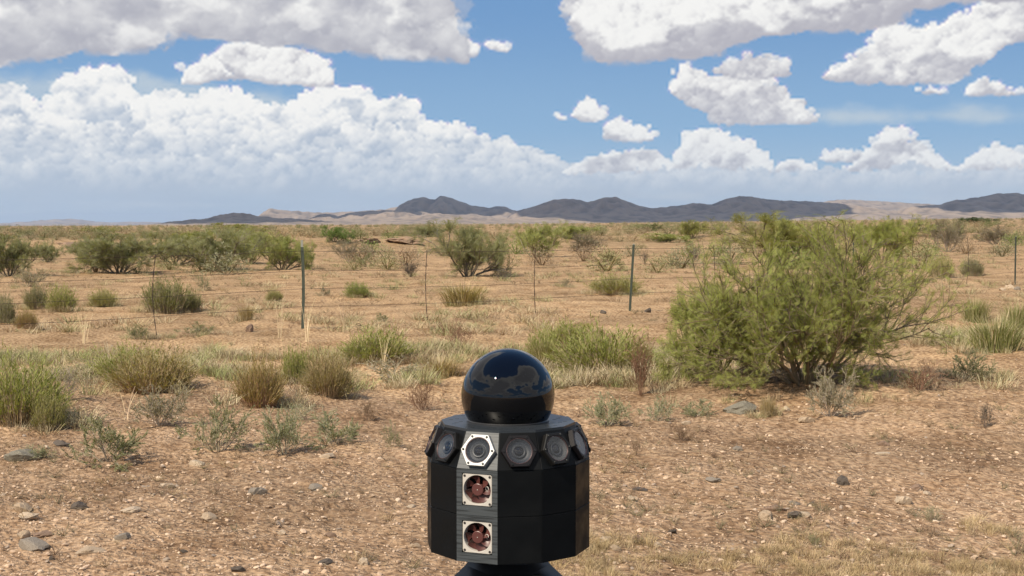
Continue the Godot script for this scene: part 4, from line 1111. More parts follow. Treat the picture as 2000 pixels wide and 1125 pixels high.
func build_stones() -> void:
	var shapes := []
	for i in 7: shapes.append(rock_mesh(2, 300 + i, 0.5))
	rng.seed = 77
	for i in STONES.size():
		var s: Array = STONES[i]
		var o := part(self, numbered("stone"), shapes[i % 7], M["stone_" + s[4]])
		tag(o, s[5], "stone", "loose stones on the ground")
		o.position = on_ground(s[0], s[1]) + Vector3(0, s[3] * 0.22, 0)
		o.rotation = Vector3(0, rnd(-0.4, 0.4) + (PI if i % 2 else 0.0), rnd(-0.12, 0.12))
		o.scale = Vector3(s[2] * 1.05, s[3] * 1.25, s[2] * rnd(0.6, 0.85))

func build_banks() -> void:                      # eroded edges of the low terrace
	M.bank = mat(.25, .165, .105, 0.95)
	for b in BANKS:
		var o := part(self, numbered("earth_bank"), rock_mesh(3, 700 + int(b[2] * 10.0), 0.9), M.bank)
		tag(o, b[4], "bank", "eroded earth banks", "structure")
		o.position = on_ground(b[0], b[1])
		o.scale = Vector3(b[2] * 0.9, b[3] * 0.85, 2.0)

func build_gravel() -> void:
	var o := stuff("gravel", "loose tan and grey pebbles and clods scattered over the sand", "gravel")
	rng.seed = 91
	var tones := [Color(.5, .36, .25), Color(.46, .33, .225), Color(.56, .43, .31), Color(.42, .3, .2), Color(.53, .385, .265), Color(.3, .235, .18), Color(.57, .43, .305), Color(.45, .32, .215)]
	for k in 4:
		var places := []
		var colors := []
		for i in 11000:
			var d := 5.2 + pow(rng.randf(), 1.25) * 12.0
			var x := rnd(-0.5, 0.5) * (d + 2.5)
			var thin := fine.get_noise_2d(x * 0.25 + 50.0, d * 0.25)
			if d > 10.0 + thin * 6.0 and rng.randf() < 0.75: continue
			var s := 0.003 + 0.014 * pow(rng.randf(), 11.0) + rng.randf() * 0.0035
			var b := Basis.from_euler(Vector3(rnd(-.4, .4), rnd(0, TAU), rnd(-.4, .4))).scaled_local(Vector3(s, s * rnd(0.35, 0.75), s * rnd(0.6, 1.0)) * 2.0)
			places.append(Transform3D(b, on_ground(x, -d) + Vector3(0, s * 0.2, 0)))
			var c: Color = tones[rng.randi() % 8]
			colors.append(c * rnd(0.8, 1.08))
		many(o, "pebbles", rock_mesh(0 if k < 2 else 1, 500 + k, 0.5), M.pebble, places, colors)

func build_litter() -> void:
	rng.seed = 133
	var stick := Soup.new()
	stick.tube([Vector3(-0.5, 0, 0), Vector3(-0.1, 0.03, 0.03), Vector3(0.2, 0.0, -0.02), Vector3(0.5, 0.02, 0.02)], 0.012, 0.006, 3, Color.WHITE)
	var tuft := Soup.new()
	for i in 46:
		var ph := rnd(0, TAU)
		var out := Vector3(cos(ph), 0, sin(ph))
		var l := rnd(0.1, 0.95)
		var foot := out.rotated(Vector3.UP, rnd(-2, 2)) * rnd(0, .4)
		tuft.ribbon(foot, foot + out * l * 0.45 + Vector3.UP * rnd(0.25, 0.55), foot + out * l + Vector3.UP * rnd(0.2, 1.0), out.cross(Vector3.UP).rotated(Vector3.UP, rnd(-1, 1)) * 0.0085, shade_of(0.35))
	var sprout := Soup.new()
	for i in 9:
		var ph := rnd(0, TAU)
		var d := Vector3(cos(ph), rnd(0.5, 1.6), sin(ph)).normalized()
		sprout.tube([Vector3.ZERO, d * 0.4 + ball() * 0.05, d * rnd(0.6, 1.0) + ball() * 0.1], 0.018, 0.008, 3, shade_of(0.25))
		for k in 3:
			var q := d * rnd(0.3, 0.9)
			sprout.ribbon(q, q + ball() * 0.12, q + ball() * 0.25, ball() * 0.014, shade_of(0.25))
	var m := plantmat(1, 1, 1)
	var litter := stuff("plant_litter", "dry straw and broken twigs lying on the gravel", "litter")
	var places := []
	var colors := []
	for i in 2600:
		var d := 5.4 + pow(rng.randf(), 1.4) * 10.0
		var x := rnd(-0.45, 0.5) * (d + 1.0)
		if x < 0.2 and rng.randf() < 0.45: continue
		var s := rnd(0.03, 0.13)
		places.append(Transform3D(Basis.from_euler(Vector3(rnd(-.1, .1), rnd(0, TAU), rnd(-.1, .1))).scaled_local(Vector3(s, 0.08, 0.08)), on_ground(x, -d) + Vector3(0, 0.006, 0)))
		colors.append([Color(.5, .38, .24), Color(.36, .26, .17), Color(.6, .49, .34), Color(.22, .17, .12)][rng.randi() % 4] * rnd(0.8, 1.1))
	many(litter, "straw", stick.mesh(), m, places, colors)
	var grass := stuff("dry_grass", "short dry yellow-brown grass along the lower right corner", "grass")
	places = []
	colors = []
	while places.size() < 1900:
		var d := rnd(5.3, 8.4)
		var x := rnd(0.1, 4.2)
		var n := coarse.get_noise_2d(x * 1.7 + 11.0, d * 1.7) * 1.1
		if d > 6.15 + n * 1.3 + 0.35 * maxf(0.0, x - 1.0) * 0.6: continue
		var s := rnd(0.025, 0.075)
		places.append(Transform3D(Basis(Vector3.UP, rnd(0, TAU)).scaled_local(Vector3(s * 1.3, s, s * 1.3)), on_ground(x, -d, 0.003)))
		colors.append([Color(.46, .34, .18), Color(.38, .28, .155), Color(.55, .42, .25), Color(.33, .25, .13)][rng.randi() % 4] * rnd(0.75, 1.1))
	many(grass, "tufts", tuft.mesh(), m, places, colors)
	var under := stuff("undergrowth", "knee-high dry straw and grey stems filling the strip between the shrubs", "dry grass")
	places = []
	colors = []
	while places.size() < 1500:
		var d := rnd(11.6, 19.0)
		var x := rnd(-0.42, 0.45) * d
		var n := coarse.get_noise_2d(x * 0.8 + 71.0, d * 0.8)
		var belt := smoothstep(12.0, 13.2, d) * smoothstep(17.8, 15.5, d) if x < 1.9 else (smoothstep(13.5, 15.5, d) if x > 4.6 else 0.25)
		if n + belt * 0.5 < 0.52 or rng.randf() > belt: continue
		var s := rnd(0.08, 0.24) * (1.35 if rng.randf() < 0.1 else 1.0)
		places.append(Transform3D(Basis(Vector3.UP, rnd(0, TAU)).scaled_local(Vector3(s * 1.3, s, s * 1.3)), on_ground(x, -d, 0.01)))
		colors.append([Color(.46, .38, .23), Color(.4, .35, .21), Color(.36, .27, .17), Color(.33, .33, .15), Color(.5, .42, .28), Color(.3, .32, .13)][rng.randi() % 6] * rnd(0.8, 1.1))
	for p in PLANTS:                               # and round the foot of every shrub
		if p[0] in ["stalk", "dry"] or p[3] < -60.0 or p[0] == "weed" and p[3] > -11.5: continue
		for i in (16 if p[4] > 0.5 else 6):
			var ph := rnd(0, TAU)
			var r: float = p[4] * rnd(0.3, 0.72)
			var s: float = minf(rnd(0.08, 0.22), p[5] * 0.55)
			places.append(Transform3D(Basis(Vector3.UP, rnd(0, TAU)).scaled_local(Vector3(s * 1.3, s, s * 1.3)), on_ground(p[2] + cos(ph) * r, p[3] + sin(ph) * r * 0.7, 0.01)))
			colors.append([Color(.46, .38, .23), Color(.4, .35, .21), Color(.36, .27, .17), Color(.32, .31, .15), Color(.5, .42, .28)][rng.randi() % 5] * rnd(0.8, 1.1))
	for i in 2400:                                # looser beyond the fence
		var d := 19.0 + pow(rng.randf(), 1.3) * 50.0
		var x := rnd(-0.42, 0.42) * d
		if coarse.get_noise_2d(x * 0.3 + 5.0, d * 0.22) < 0.1: continue
		var s := rnd(0.1, 0.3)
		places.append(Transform3D(Basis(Vector3.UP, rnd(0, TAU)).scaled_local(Vector3(s * 1.6, s * 0.8, s * 1.6)), on_ground(x, -d, 0.01)))
		colors.append([Color(.42, .34, .2), Color(.36, .32, .18), Color(.38, .28, .18), Color(.3, .3, .14), Color(.5, .41, .26)][rng.randi() % 5] * rnd(0.85, 1.1))
	many(under, "stems", tuft.mesh(), m, places, colors)
	var sprigs := stuff("low_sprigs", "tiny dry weeds dotted over the sand up to the fence and beyond", "weeds")
	places = []
	colors = []
	for i in 7500:
		var d := 6.0 + pow(rng.randf(), 1.5) * 48.0
		var x := rnd(-0.48, 0.48) * (d + 1.0)
		var n := coarse.get_noise_2d(x * 0.5 + 31.0, d * 0.35)
		if n < 0.0 and rng.randf() < 0.8: continue
		var s := rnd(0.03, 0.09) * (1.0 + d * 0.02)
		places.append(Transform3D(Basis(Vector3.UP, rnd(0, TAU)).scaled_local(Vector3(s, s * 0.8, s)), on_ground(x, -d, 0.003)))
		colors.append([Color(.27, .19, .12), Color(.2, .17, .1), Color(.36, .26, .15), Color(.22, .14, .09)][rng.randi() % 4] * rnd(0.75, 1.15))
	many(sprigs, "sprigs", sprout.mesh(), m, places, colors)

func build_far_scrub() -> void:
	rng.seed = 211
	var bushes := []
	for v in 3:
		var soup := Soup.new()
		for i in 760:
			var d := ball()
			d.y = absf(d.y)
			var p := Vector3(d.x * 0.5, d.y, d.z * 0.5) * pow(rng.randf(), 0.4) * (1.0 + 0.25 * sin(d.x * 5.0 + v) * cos(d.z * 4.0))
			var e := (d + ball() + Vector3.UP * 0.5).normalized()
			var s := e.cross(ball()).normalized() * 0.011
			soup.tri(p - s, p + s, p + e * 0.09, shade_of(0.3))
		for i in 6:
			var ph := rnd(0, TAU)
			soup.tube([Vector3(0, -0.05, 0), Vector3(cos(ph) * 0.3, 0.6, sin(ph) * 0.3)], 0.02, 0.008, 3, Color(.8, .7, .6))
		bushes.append(soup.mesh())
	var m := plantmat(1, 1, 1, 0.3)
	# the nearer ones that can still be told apart
	var greens := {"grey_green": [.24, .23, .14], "olive": [.26, .245, .12], "brown": [.30, .23, .15], "green": [.20, .25, .085]}
	var words := {"grey_green": "small grey-green shrub", "olive": "small olive shrub", "brown": "small brownish shrub", "green": "small bright green shrub"}
	var spots := []
	for i in 90:
		var d := 42.0 + pow(rng.randf(), 1.2) * 70.0
		spots.append([d, rnd(-0.4, 0.4) * d])
	spots.sort()
	var places_named := [[-0.266, "below the faint blue hills"], [-0.15, "below the dark pointed foothill"], [-0.086, "below the low shaded ridge"], [0.002, "below the tallest mountain"], [0.112, "below the two-humped mountain"], [0.3, "behind the large mesquite"], [9.0, "below the flat-topped right mountain"]]
	var order := ["nearest", "second nearest", "third nearest", "fourth nearest", "fifth nearest", "sixth nearest", "seventh nearest", "eighth nearest", "ninth nearest", "tenth nearest", "eleventh nearest", "twelfth nearest", "thirteenth nearest", "fourteenth nearest"]
	var counted := {}
	for i in 90:
		var t: String = greens.keys()[rng.randi() % 4]
		if not M.has("scrub_" + t): M["scrub_" + t] = plantmat(greens[t][0], greens[t][1], greens[t][2], 0.3)
		var d: float = spots[i][0]
		var x: float = spots[i][1]
		var where := ""
		for q in places_named:
			if x / d < q[0]:
				where = q[1]
				break
		var n: int = counted.get(t + where, 0)
		counted[t + where] = n + 1
		var o := thing("scrub_bush", "%s %s in the far scrub belt %s" % [order[n], words[t], where], "shrub", on_ground(x, -d, 0.02), words[t] + "s of the far scrub belt")
		part(o, "foliage", bushes[i % 3], M["scrub_" + t])
		var s := rnd(0.5, 1.15)
		o.scale = Vector3(s * 1.5, s * 0.8, s * 1.3)
		o.rotation.y = rnd(0, TAU)
	var scrub := stuff("distant_scrub", "mass of distant olive and tan scrub reaching to the mountains", "scrub")
	for v in 3:
		var places := []
		var colors := []
		for i in 1500:
			var d := 100.0 * exp(rng.randf() * 2.9)
			var x := rnd(-0.48, 0.48) * d
			if coarse.get_noise_2d(x * 0.06 + 9.0, d * 0.02) < 0.02 and rng.randf() < 0.88: continue
			var s := rnd(0.25, 0.9) * (1.0 + 0.001 * d)
			places.append(Transform3D(Basis(Vector3.UP, rnd(0, TAU)).scaled_local(Vector3(s * 2.0, s, s * 2.0)), on_ground(x, -d, 0.02)))
			colors.append([Color(.28, .25, .14), Color(.24, .24, .12), Color(.34, .27, .17), Color(.4, .31, .19), Color(.2, .22, .09)][rng.randi() % 5] * rnd(0.8, 1.15))
		many(scrub, "bushes", bushes[v], m, places, colors)

# ---------------------------------------------------------------- fence
func build_fence() -> void:
	var a := Vector2(-3.03, -19.7)
	var step := Vector2(5.13, -4.6)
	var o := thing("wire_fence", "barbed wire fence with slim green steel posts crossing the sand", "fence", on_ground(a.x, a.y))
	var here := o.position
	var tops := []
	for k in range(-1, 6):
		var q := a + step * k
		var g := on_ground(q.x, q.y)
		var tall := 1.29
		tops.append(g)
		var lean := Vector3(0.0, 0, 0) if k == 0 else Vector3(0.065 if k == 1 else rnd(-.03, .03), 0, 0)
		var post := Soup.new()
		var w := 0.021 if k < 2 else 0.012
		for i in 6:                               # T section, slightly bent
			var t0 := i / 6.0
			var t1 := (i + 1) / 6.0
			var p0 := g - here + Vector3(sin(t0 * 3.0) * 0.018 if k == 0 else 0.0, t0 * (tall - 0.11) - (0.05 if i == 0 else 0.0), 0) + lean * t0
			var p1 := g - here + Vector3(sin(t1 * 3.0) * 0.018 if k == 0 else 0.0, t1 * (tall - 0.11), 0) + lean * t1
			for s in [[Vector3(w, 0, 0), Vector3(0, 0, 0.004)], [Vector3(0.004, 0, 0), Vector3(0, 0, 0.03)]]:
				var off := Vector3(0, 0, -0.034) if s[1].z > 0.01 else Vector3.ZERO
				post.solid([p0 - s[0] - s[1] + off, p0 + s[0] - s[1] + off, p0 + s[0] + s[1] + off, p0 - s[0] + s[1] + off, p1 - s[0] - s[1] + off, p1 + s[0] - s[1] + off, p1 + s[0] + s[1] + off, p1 - s[0] + s[1] + off])
		var node := part(o, "post", post.mesh(), M.post)
		node.set_meta("label", "dark green steel post with pale tip" if k == 0 else "slim green steel post")
		var tip := Soup.new()
		var cap := 0.10 if k == 0 else 0.02
		tip.box(g - here + lean + Vector3(0, tall - 0.11 + cap / 2.0, 0), Vector3(w * 1.5, cap, 0.012))
		part(node, "post_tip", tip.mesh(), M.tip)
		if k < 5:
			for n in [1, 2]:
				var r: Vector2 = q + step * n / 3.0
				var sg := on_ground(r.x, r.y) - here
				var stay := Soup.new()
				var bend := rnd(-.05, .05)
				for side in [-1, 1]:
					var pts := []
					for i in 15:
						var t := i / 14.0
						pts.append(sg + Vector3(bend * sin(t * PI) + side * 0.004 * cos(t * 20.0), 0.08 + t * 1.08, side * 0.004 * sin(t * 20.0)))
					stay.tube(pts, 0.0033, 0.0033, 4, Color.WHITE)
				part(o, "wire_stay", stay.mesh(), M.wire)
	for hgt in [0.32, 0.58, 0.84, 1.12]:
		var wire := Soup.new()
		var pts := []
		for k in tops.size() - 1:
			for i in 10:
				var t := i / 10.0
				var p: Vector3 = tops[k].lerp(tops[k + 1], t) - here
				pts.append(p + Vector3(0, hgt - 0.035 * sin(t * PI) + rnd(-.003, .003), 0.012))
		pts.append(tops[-1] - here + Vector3(0, hgt, 0.012))
		wire.tube(pts, 0.0026, 0.0026, 4, Color.WHITE)
		for i in pts.size() - 1:
			for b in 5:
				var p: Vector3 = pts[i].lerp(pts[i + 1], b / 5.0)
				var d := ball() * 0.016
				wire.tube([p - d, p + d], 0.0018, 0.001, 3, Color.WHITE)
		part(o, "barbed_wire", wire.mesh(), M.wire)

# ---------------------------------------------------------------- the camera rig
const RIG := Vector3(-0.008, 0.917, -2.67)
const FACET0 := -21.7                           # the side with the fans looks a little to the left
const OUT := 0.1555
const SIDE := 0.0829

func lathe(profile: Array, segs: int, smooth := true, axis_z := false) -> ArrayMesh:
	var st := SurfaceTool.new()
	st.begin(Mesh.PRIMITIVE_TRIANGLES)
	for j in profile.size() - 1:
		st.set_smooth_group(0 if smooth else j + 1)
		for i in segs:
			var q := []
			for w in [[j, i], [j, i + 1], [j + 1, i + 1], [j + 1, i]]:
				var a: float = TAU * (w[1] % segs) / segs
				var p: Vector2 = profile[w[0]]
				q.append(Vector3(p.x * cos(a), p.x * sin(a), p.y) if axis_z else Vector3(p.x * sin(a), p.y, p.x * cos(a)))
			for w in [0, 1, 2, 0, 2, 3]:
				st.add_vertex(q[w])
	st.generate_normals()
	return st.commit()

func loops_mesh(loops: Array) -> ArrayMesh:      # closed loops of equal length joined into a skin
	var soup := Soup.new()
	for j in loops.size() - 1:
		var n: int = loops[j].size()
		for i in n:
			var k := (i + 1) % n
			soup.quad(loops[j][i], loops[j + 1][i], loops[j + 1][k], loops[j][k], Color.WHITE)
	return soup.mesh()

func ring(n: int, z: float, radius: Callable) -> Array:
	var r := []
	for i in n:
		var a := TAU * i / n
		var q: float = radius.call(a)
		r.append(Vector3(cos(a) * q, sin(a) * q, z))
	return r

func slab(w0: float, w1: float, y0: float, y1: float, z0: float, z1: float, thick: float) -> ArrayMesh:   # trapezoid panel with eased edges
	var soup := Soup.new()
	var e := 0.0006
	var f := [Vector3(-w0 / 2 + e, y0 + e, z0), Vector3(w0 / 2 - e, y0 + e, z0), Vector3(w1 / 2 - e, y1 - e, z1), Vector3(-w1 / 2 + e, y1 - e, z1)]
	var m := [Vector3(-w0 / 2, y0, z0 - e), Vector3(w0 / 2, y0, z0 - e), Vector3(w1 / 2, y1, z1 - e), Vector3(-w1 / 2, y1, z1 - e)]
	var t := thick * 0.27
	var b := [Vector3(-w0 / 2 + t, y0, z0 - thick), Vector3(w0 / 2 - t, y0, z0 - thick), Vector3(w1 / 2 - t, y1, z1 - thick), Vector3(-w1 / 2 + t, y1, z1 - thick)]
	soup.quad(f[0], f[1], f[2], f[3], Color.WHITE)
	soup.quad(b[3], b[2], b[1], b[0], Color.WHITE)
	for i in 4:
		var j := (i + 1) % 4
		soup.quad(f[i], m[i], m[j], f[j], Color.WHITE)
		soup.quad(m[i], b[i], b[j], m[j], Color.WHITE)
	return soup.mesh()

func holed(w: float, y0: float, y1: float, cy: float, half: float, thick: float) -> ArrayMesh:           # panel with a square opening
	var soup := Soup.new()
	var o := [Vector2(-w / 2, y0), Vector2(w / 2, y0), Vector2(w / 2, y1), Vector2(-w / 2, y1)]
	var n := [Vector2(-half, cy - half), Vector2(half, cy - half), Vector2(half, cy + half), Vector2(-half, cy + half)]
	for i in 4:
		var j := (i + 1) % 4
		var p := func(q: Vector2, z: float) -> Vector3: return Vector3(q.x, q.y, z)
		soup.quad(p.call(o[i], 0.0), p.call(o[j], 0.0), p.call(n[j], 0.0), p.call(n[i], 0.0), Color.WHITE)
		soup.quad(p.call(o[i], -thick), p.call(n[i], -thick), p.call(n[j], -thick), p.call(o[j], -thick), Color.WHITE)
		soup.quad(p.call(o[i], 0.0), p.call(o[i], -thick), p.call(o[j], -thick), p.call(o[j], 0.0), Color.WHITE)
		soup.quad(p.call(n[i], 0.0), p.call(n[j], 0.0), p.call(n[j], -thick), p.call(n[i], -thick), Color.WHITE)
	return soup.mesh()

func build_camera_module(rig: Node3D, where: Transform3D, shapes: Dictionary, bezel: Material, cone: Material, label: String) -> void:
	var o := Node3D.new()
	o.name = "camera_module"
	rig.add_child(o, true)
	o.transform = where
	if label: o.set_meta("label", label)
	part(o, "bezel", shapes.bezel, bezel)
	part(o, "gasket_ring", shapes.gasket, M.ring)
	part(o, "lens_cone", shapes.cone, cone)
	part(o, "lens_barrel", shapes.barrel, M.barrel)
	part(o, "lens", shapes.lens, M.lens)
	part(o, "window_pane", shapes.pane, M.pane)
	for i in 6:
		var a := TAU * i / 6.0
		part(o, "screw", shapes.screw, M.screw, Transform3D(Basis(), Vector3(cos(a), sin(a), 0) * 0.0292 + Vector3(0, 0, 0.0108)))

func build_fan(rig: Node3D, where: Transform3D, shapes: Dictionary, turn: float) -> void:
	var o := Node3D.new()
	o.name = "cooling_fan"
	rig.add_child(o, true)
	o.transform = where
	part(o, "frame", shapes.frame, M.fan_frame)
	part(o, "hub", shapes.hub, M.fan_hub)
	part(o, "hub_mark", shapes.mark, M.fan_frame)
	for i in 7:
		part(o, "blade", shapes.blade, M.fan_blade, Transform3D(Basis(Vector3.BACK, turn + TAU * i / 7.0), Vector3.ZERO))
	for i in 4:
		part(o, "strut", shapes.strut, M.fan_blade, Transform3D(Basis(Vector3.BACK, 0.5 + TAU * i / 4.0), Vector3.ZERO))
		var s := Vector3(1 if i % 2 else -1, 1 if i > 1 else -1, 0) * 0.0254
		part(o, "mounting_hole", shapes.plug, M.rubber, Transform3D(Basis(), s + Vector3(0, 0, -0.0012)))
	part(o, "cable", shapes.cable, M.fan_frame)

func build_rig() -> void:
	var rig := thing("camera_rig", "black twelve-sided camera rig with fans, lens windows and glossy ball on top", "camera rig", RIG)
	var seam := 0.0885
	var rim := 0.175
	var top := 0.246
	var low_panel := slab(SIDE, SIDE, 0.0, seam - 0.0004, OUT, OUT, 0.005)
	var high_panel := slab(SIDE, SIDE, seam + 0.0004, rim - 0.0003, OUT, OUT, 0.005)
	var slope := slab(SIDE, SIDE * 0.813, rim + 0.0003, top - 0.004, OUT, 0.1282, 0.005)
	var hex := func(r: float) -> Callable: return func(a: float) -> float: return r * cos(PI / 6) / cos(fposmod(a, PI / 3) - PI / 6)
	var round_ := func(r: float) -> Callable: return func(_a: float) -> float: return r
	var cam := {
		"bezel": loops_mesh([ring(48, 0.0, hex.call(0.0345)), ring(48, 0.0096, hex.call(0.0345)), ring(48, 0.011, hex.call(0.0335)), ring(48, 0.011, round_.call(0.0252)), ring(48, 0.0104, round_.call(0.0245)), ring(48, 0.0, round_.call(0.0245))]),
		"gasket": lathe([Vector2(0.0245, 0.0092), Vector2(0.0245, 0.0100), Vector2(0.0236, 0.0102), Vector2(0.0233, 0.0094)], 48, true, true),
		"cone": lathe([Vector2(0.0244, 0.0088), Vector2(0.0185, 0.004), Vector2(0.014, 0.0025), Vector2(0.0, 0.0025)], 48, false, true),
		"barrel": lathe([Vector2(0.0128, 0.0024), Vector2(0.0128, 0.0052), Vector2(0.0118, 0.006), Vector2(0.0105, 0.0058), Vector2(0.0088, 0.0045)], 40, false, true),
		"lens": lathe([Vector2(0.0088, 0.0044), Vector2(0.0075, 0.0056), Vector2(0.0055, 0.0066), Vector2(0.003, 0.0073), Vector2(0.0, 0.0076)], 32, true, true),
		"pane": lathe([Vector2(0.0244, 0.009), Vector2(0.0, 0.009)], 48, false, true),
		"screw": lathe([Vector2(0.0023, 0.0), Vector2(0.0023, 0.0012), Vector2(0.0018, 0.0018), Vector2(0.001, 0.0018), Vector2(0.0009, 0.0008), Vector2(0.0, 0.0008)], 12, false, true),
	}
	var square := func(h: float) -> Callable: return func(a: float) -> float: return minf(h / maxf(absf(cos(a)), absf(sin(a))), h * 1.36)
	var blade := SurfaceTool.new()
	blade.begin(Mesh.PRIMITIVE_TRIANGLES)
	var bp := func(u: float, w: float) -> Vector3:  # u along the radius, w along the chord
		var r := lerpf(0.0112, 0.0264, u)
		var a: float = deg_to_rad(lerpf(-14.0, 24.0 + 8.0 * u, w) + 16.0 * u * u)
		return Vector3(cos(a) * r, sin(a) * r, -0.0032 - 0.0085 * w - 0.0016 * sin(w * PI) - 0.001 * u)
	for i in 6:
		for j in 6:
			var q := [bp.call(i / 6.0, j / 6.0), bp.call((i + 1) / 6.0, j / 6.0), bp.call((i + 1) / 6.0, (j + 1) / 6.0), bp.call(i / 6.0, (j + 1) / 6.0)]
			for w in [0, 1, 2, 0, 2, 3]: blade.add_vertex(q[w])
	blade.generate_normals()
	var strut := Soup.new()
	strut.box(Vector3(0.0175, 0, -0.0155), Vector3(0.02, 0.003, 0.002))
	var cable := Soup.new()
	var cp := []
	for i in 12: cp.append(Vector3(0.019 + 0.004 * cos(i * 0.42), 0.002 + 0.005 * sin(i * 0.42), -0.0008 - 0.0008 * i))
	cable.tube(cp, 0.0006, 0.0006, 5, Color.WHITE)
	var fan := {
		"frame": loops_mesh([ring(64, -0.016, square.call(0.0298)), ring(64, -0.002, square.call(0.0298)), ring(64, -0.0012, square.call(0.0292)), ring(64, -0.0012, round_.call(0.0279)), ring(64, -0.0022, round_.call(0.0273)), ring(64, -0.016, round_.call(0.0268))]),
		"hub": lathe([Vector2(0.0, -0.0024), Vector2(0.0105, -0.0024), Vector2(0.0115, -0.003), Vector2(0.0118, -0.004), Vector2(0.0118, -0.0145)], 40, false, true),
		"mark": lathe([Vector2(0.0, -0.0021), Vector2(0.0009, -0.0021), Vector2(0.0009, -0.0024)], 10, false, true),
		"blade": blade.commit(), "strut": strut.mesh(), "cable": cable.mesh(),
		"plug": lathe([Vector2(0.0024, 0.0), Vector2(0.0024, 0.0006), Vector2(0.0, 0.0005)], 14, false, true),
	}
	var tilt := atan2(OUT - 0.1282, top - 0.004 - rim)
	for k in 12:
		var a := deg_to_rad(FACET0 + 30.0 * k)
		var face := Basis(Vector3.UP, a)
		if k == 0:
			for q in [[0.0, seam - 0.0004, 0.0475, 2.0], [seam + 0.0004, rim - 0.0003, 0.137, 0.6]]:
				var at := Transform3D(face, face * Vector3(0, 0, OUT))
				part(rig, "fan_panel", holed(SIDE, q[0], q[1], q[2], 0.0306, 0.005), M.print, at).set_meta("label", "grey 3D-printed panel with fine horizontal lines")
				build_fan(rig, Transform3D(face, face * Vector3(0, q[2], OUT)), fan, q[3])
			part(rig, "sloping_panel", slope, M.print, Transform3D(face, Vector3.ZERO))
		else:
			part(rig, "side_panel", low_panel, M.black, Transform3D(face, Vector3.ZERO))
			part(rig, "side_panel", high_panel, M.black, Transform3D(face, Vector3.ZERO))
			part(rig, "sloping_panel", slope, M.black, Transform3D(face, Vector3.ZERO))
		var lean := face * Basis(Vector3.RIGHT, -tilt)
		var mid := face * Vector3(0, (rim + top) / 2.0 - 0.003, (OUT + 0.1282) / 2.0)
		build_camera_module(rig, Transform3D(lean, mid), cam, M.silver if k == 0 else (M.bezel_grey if k % 3 == 2 else M.bezel), M.cone_pale if k % 3 == 2 else M.cone, "camera window with bare silver hexagon frame" if k == 0 else "")
	part(rig, "inner_core", lathe([Vector2(0.0, 0.002), Vector2(0.132, 0.002), Vector2(0.132, rim), Vector2(0.112, 0.236), Vector2(0.0, 0.236)], 12, false), M.core)
	part(rig, "base_plate", lathe([Vector2(0.0, 0.0), Vector2(0.152, 0.0), Vector2(0.152, 0.004), Vector2(0.0, 0.004)], 12, false), M.core, Transform3D(Basis(Vector3.UP, deg_to_rad(FACET0 + 15.0)), Vector3.ZERO))
	var plate := CSGPolygon3D.new()
	plate.name = "top_plate"
	var poly := PackedVector2Array()
	for k in 12:
		var a := deg_to_rad(FACET0 + 15.0 + 30.0 * k)
		poly.append(Vector2(sin(a), -cos(a)) * 0.1325)
	plate.polygon = poly
	plate.depth = 0.005
	plate.material = M.plate
	rig.add_child(plate)
	plate.rotation.x = -PI / 2
	plate.position.y = top + 0.0005
	for k in 12:
		for q in [[0.0, 0.093], [15.0, 0.113], [8.0, 0.104]]:
			var a := deg_to_rad(FACET0 + q[0] + 30.0 * k)
			var slot := CSGBox3D.new()
			slot.name = "slot"
			slot.operation = CSGShape3D.OPERATION_SUBTRACTION
			slot.size = Vector3(0.008, 0.0032, 0.03)
			slot.material = M.core
			plate.add_child(slot, true)
			slot.position = Vector3(sin(a), -cos(a), 0) * q[1]
	var dome := []
	for i in 49:
		var a := lerpf(-asin(0.55), PI / 2, i / 48.0)
		dome.append(Vector2(cos(a) * 0.0917, 0.2965 + sin(a) * 0.0917))
	part(rig, "glossy_ball", lathe(dome, 96), M.dome)
	part(rig, "ball_collar", lathe([Vector2(0.081, top), Vector2(0.081, top + 0.003), Vector2(0.0795, top + 0.0045), Vector2(0.0768, top + 0.0045), Vector2(0.0768, top)], 72, false), M.tripod_metal)

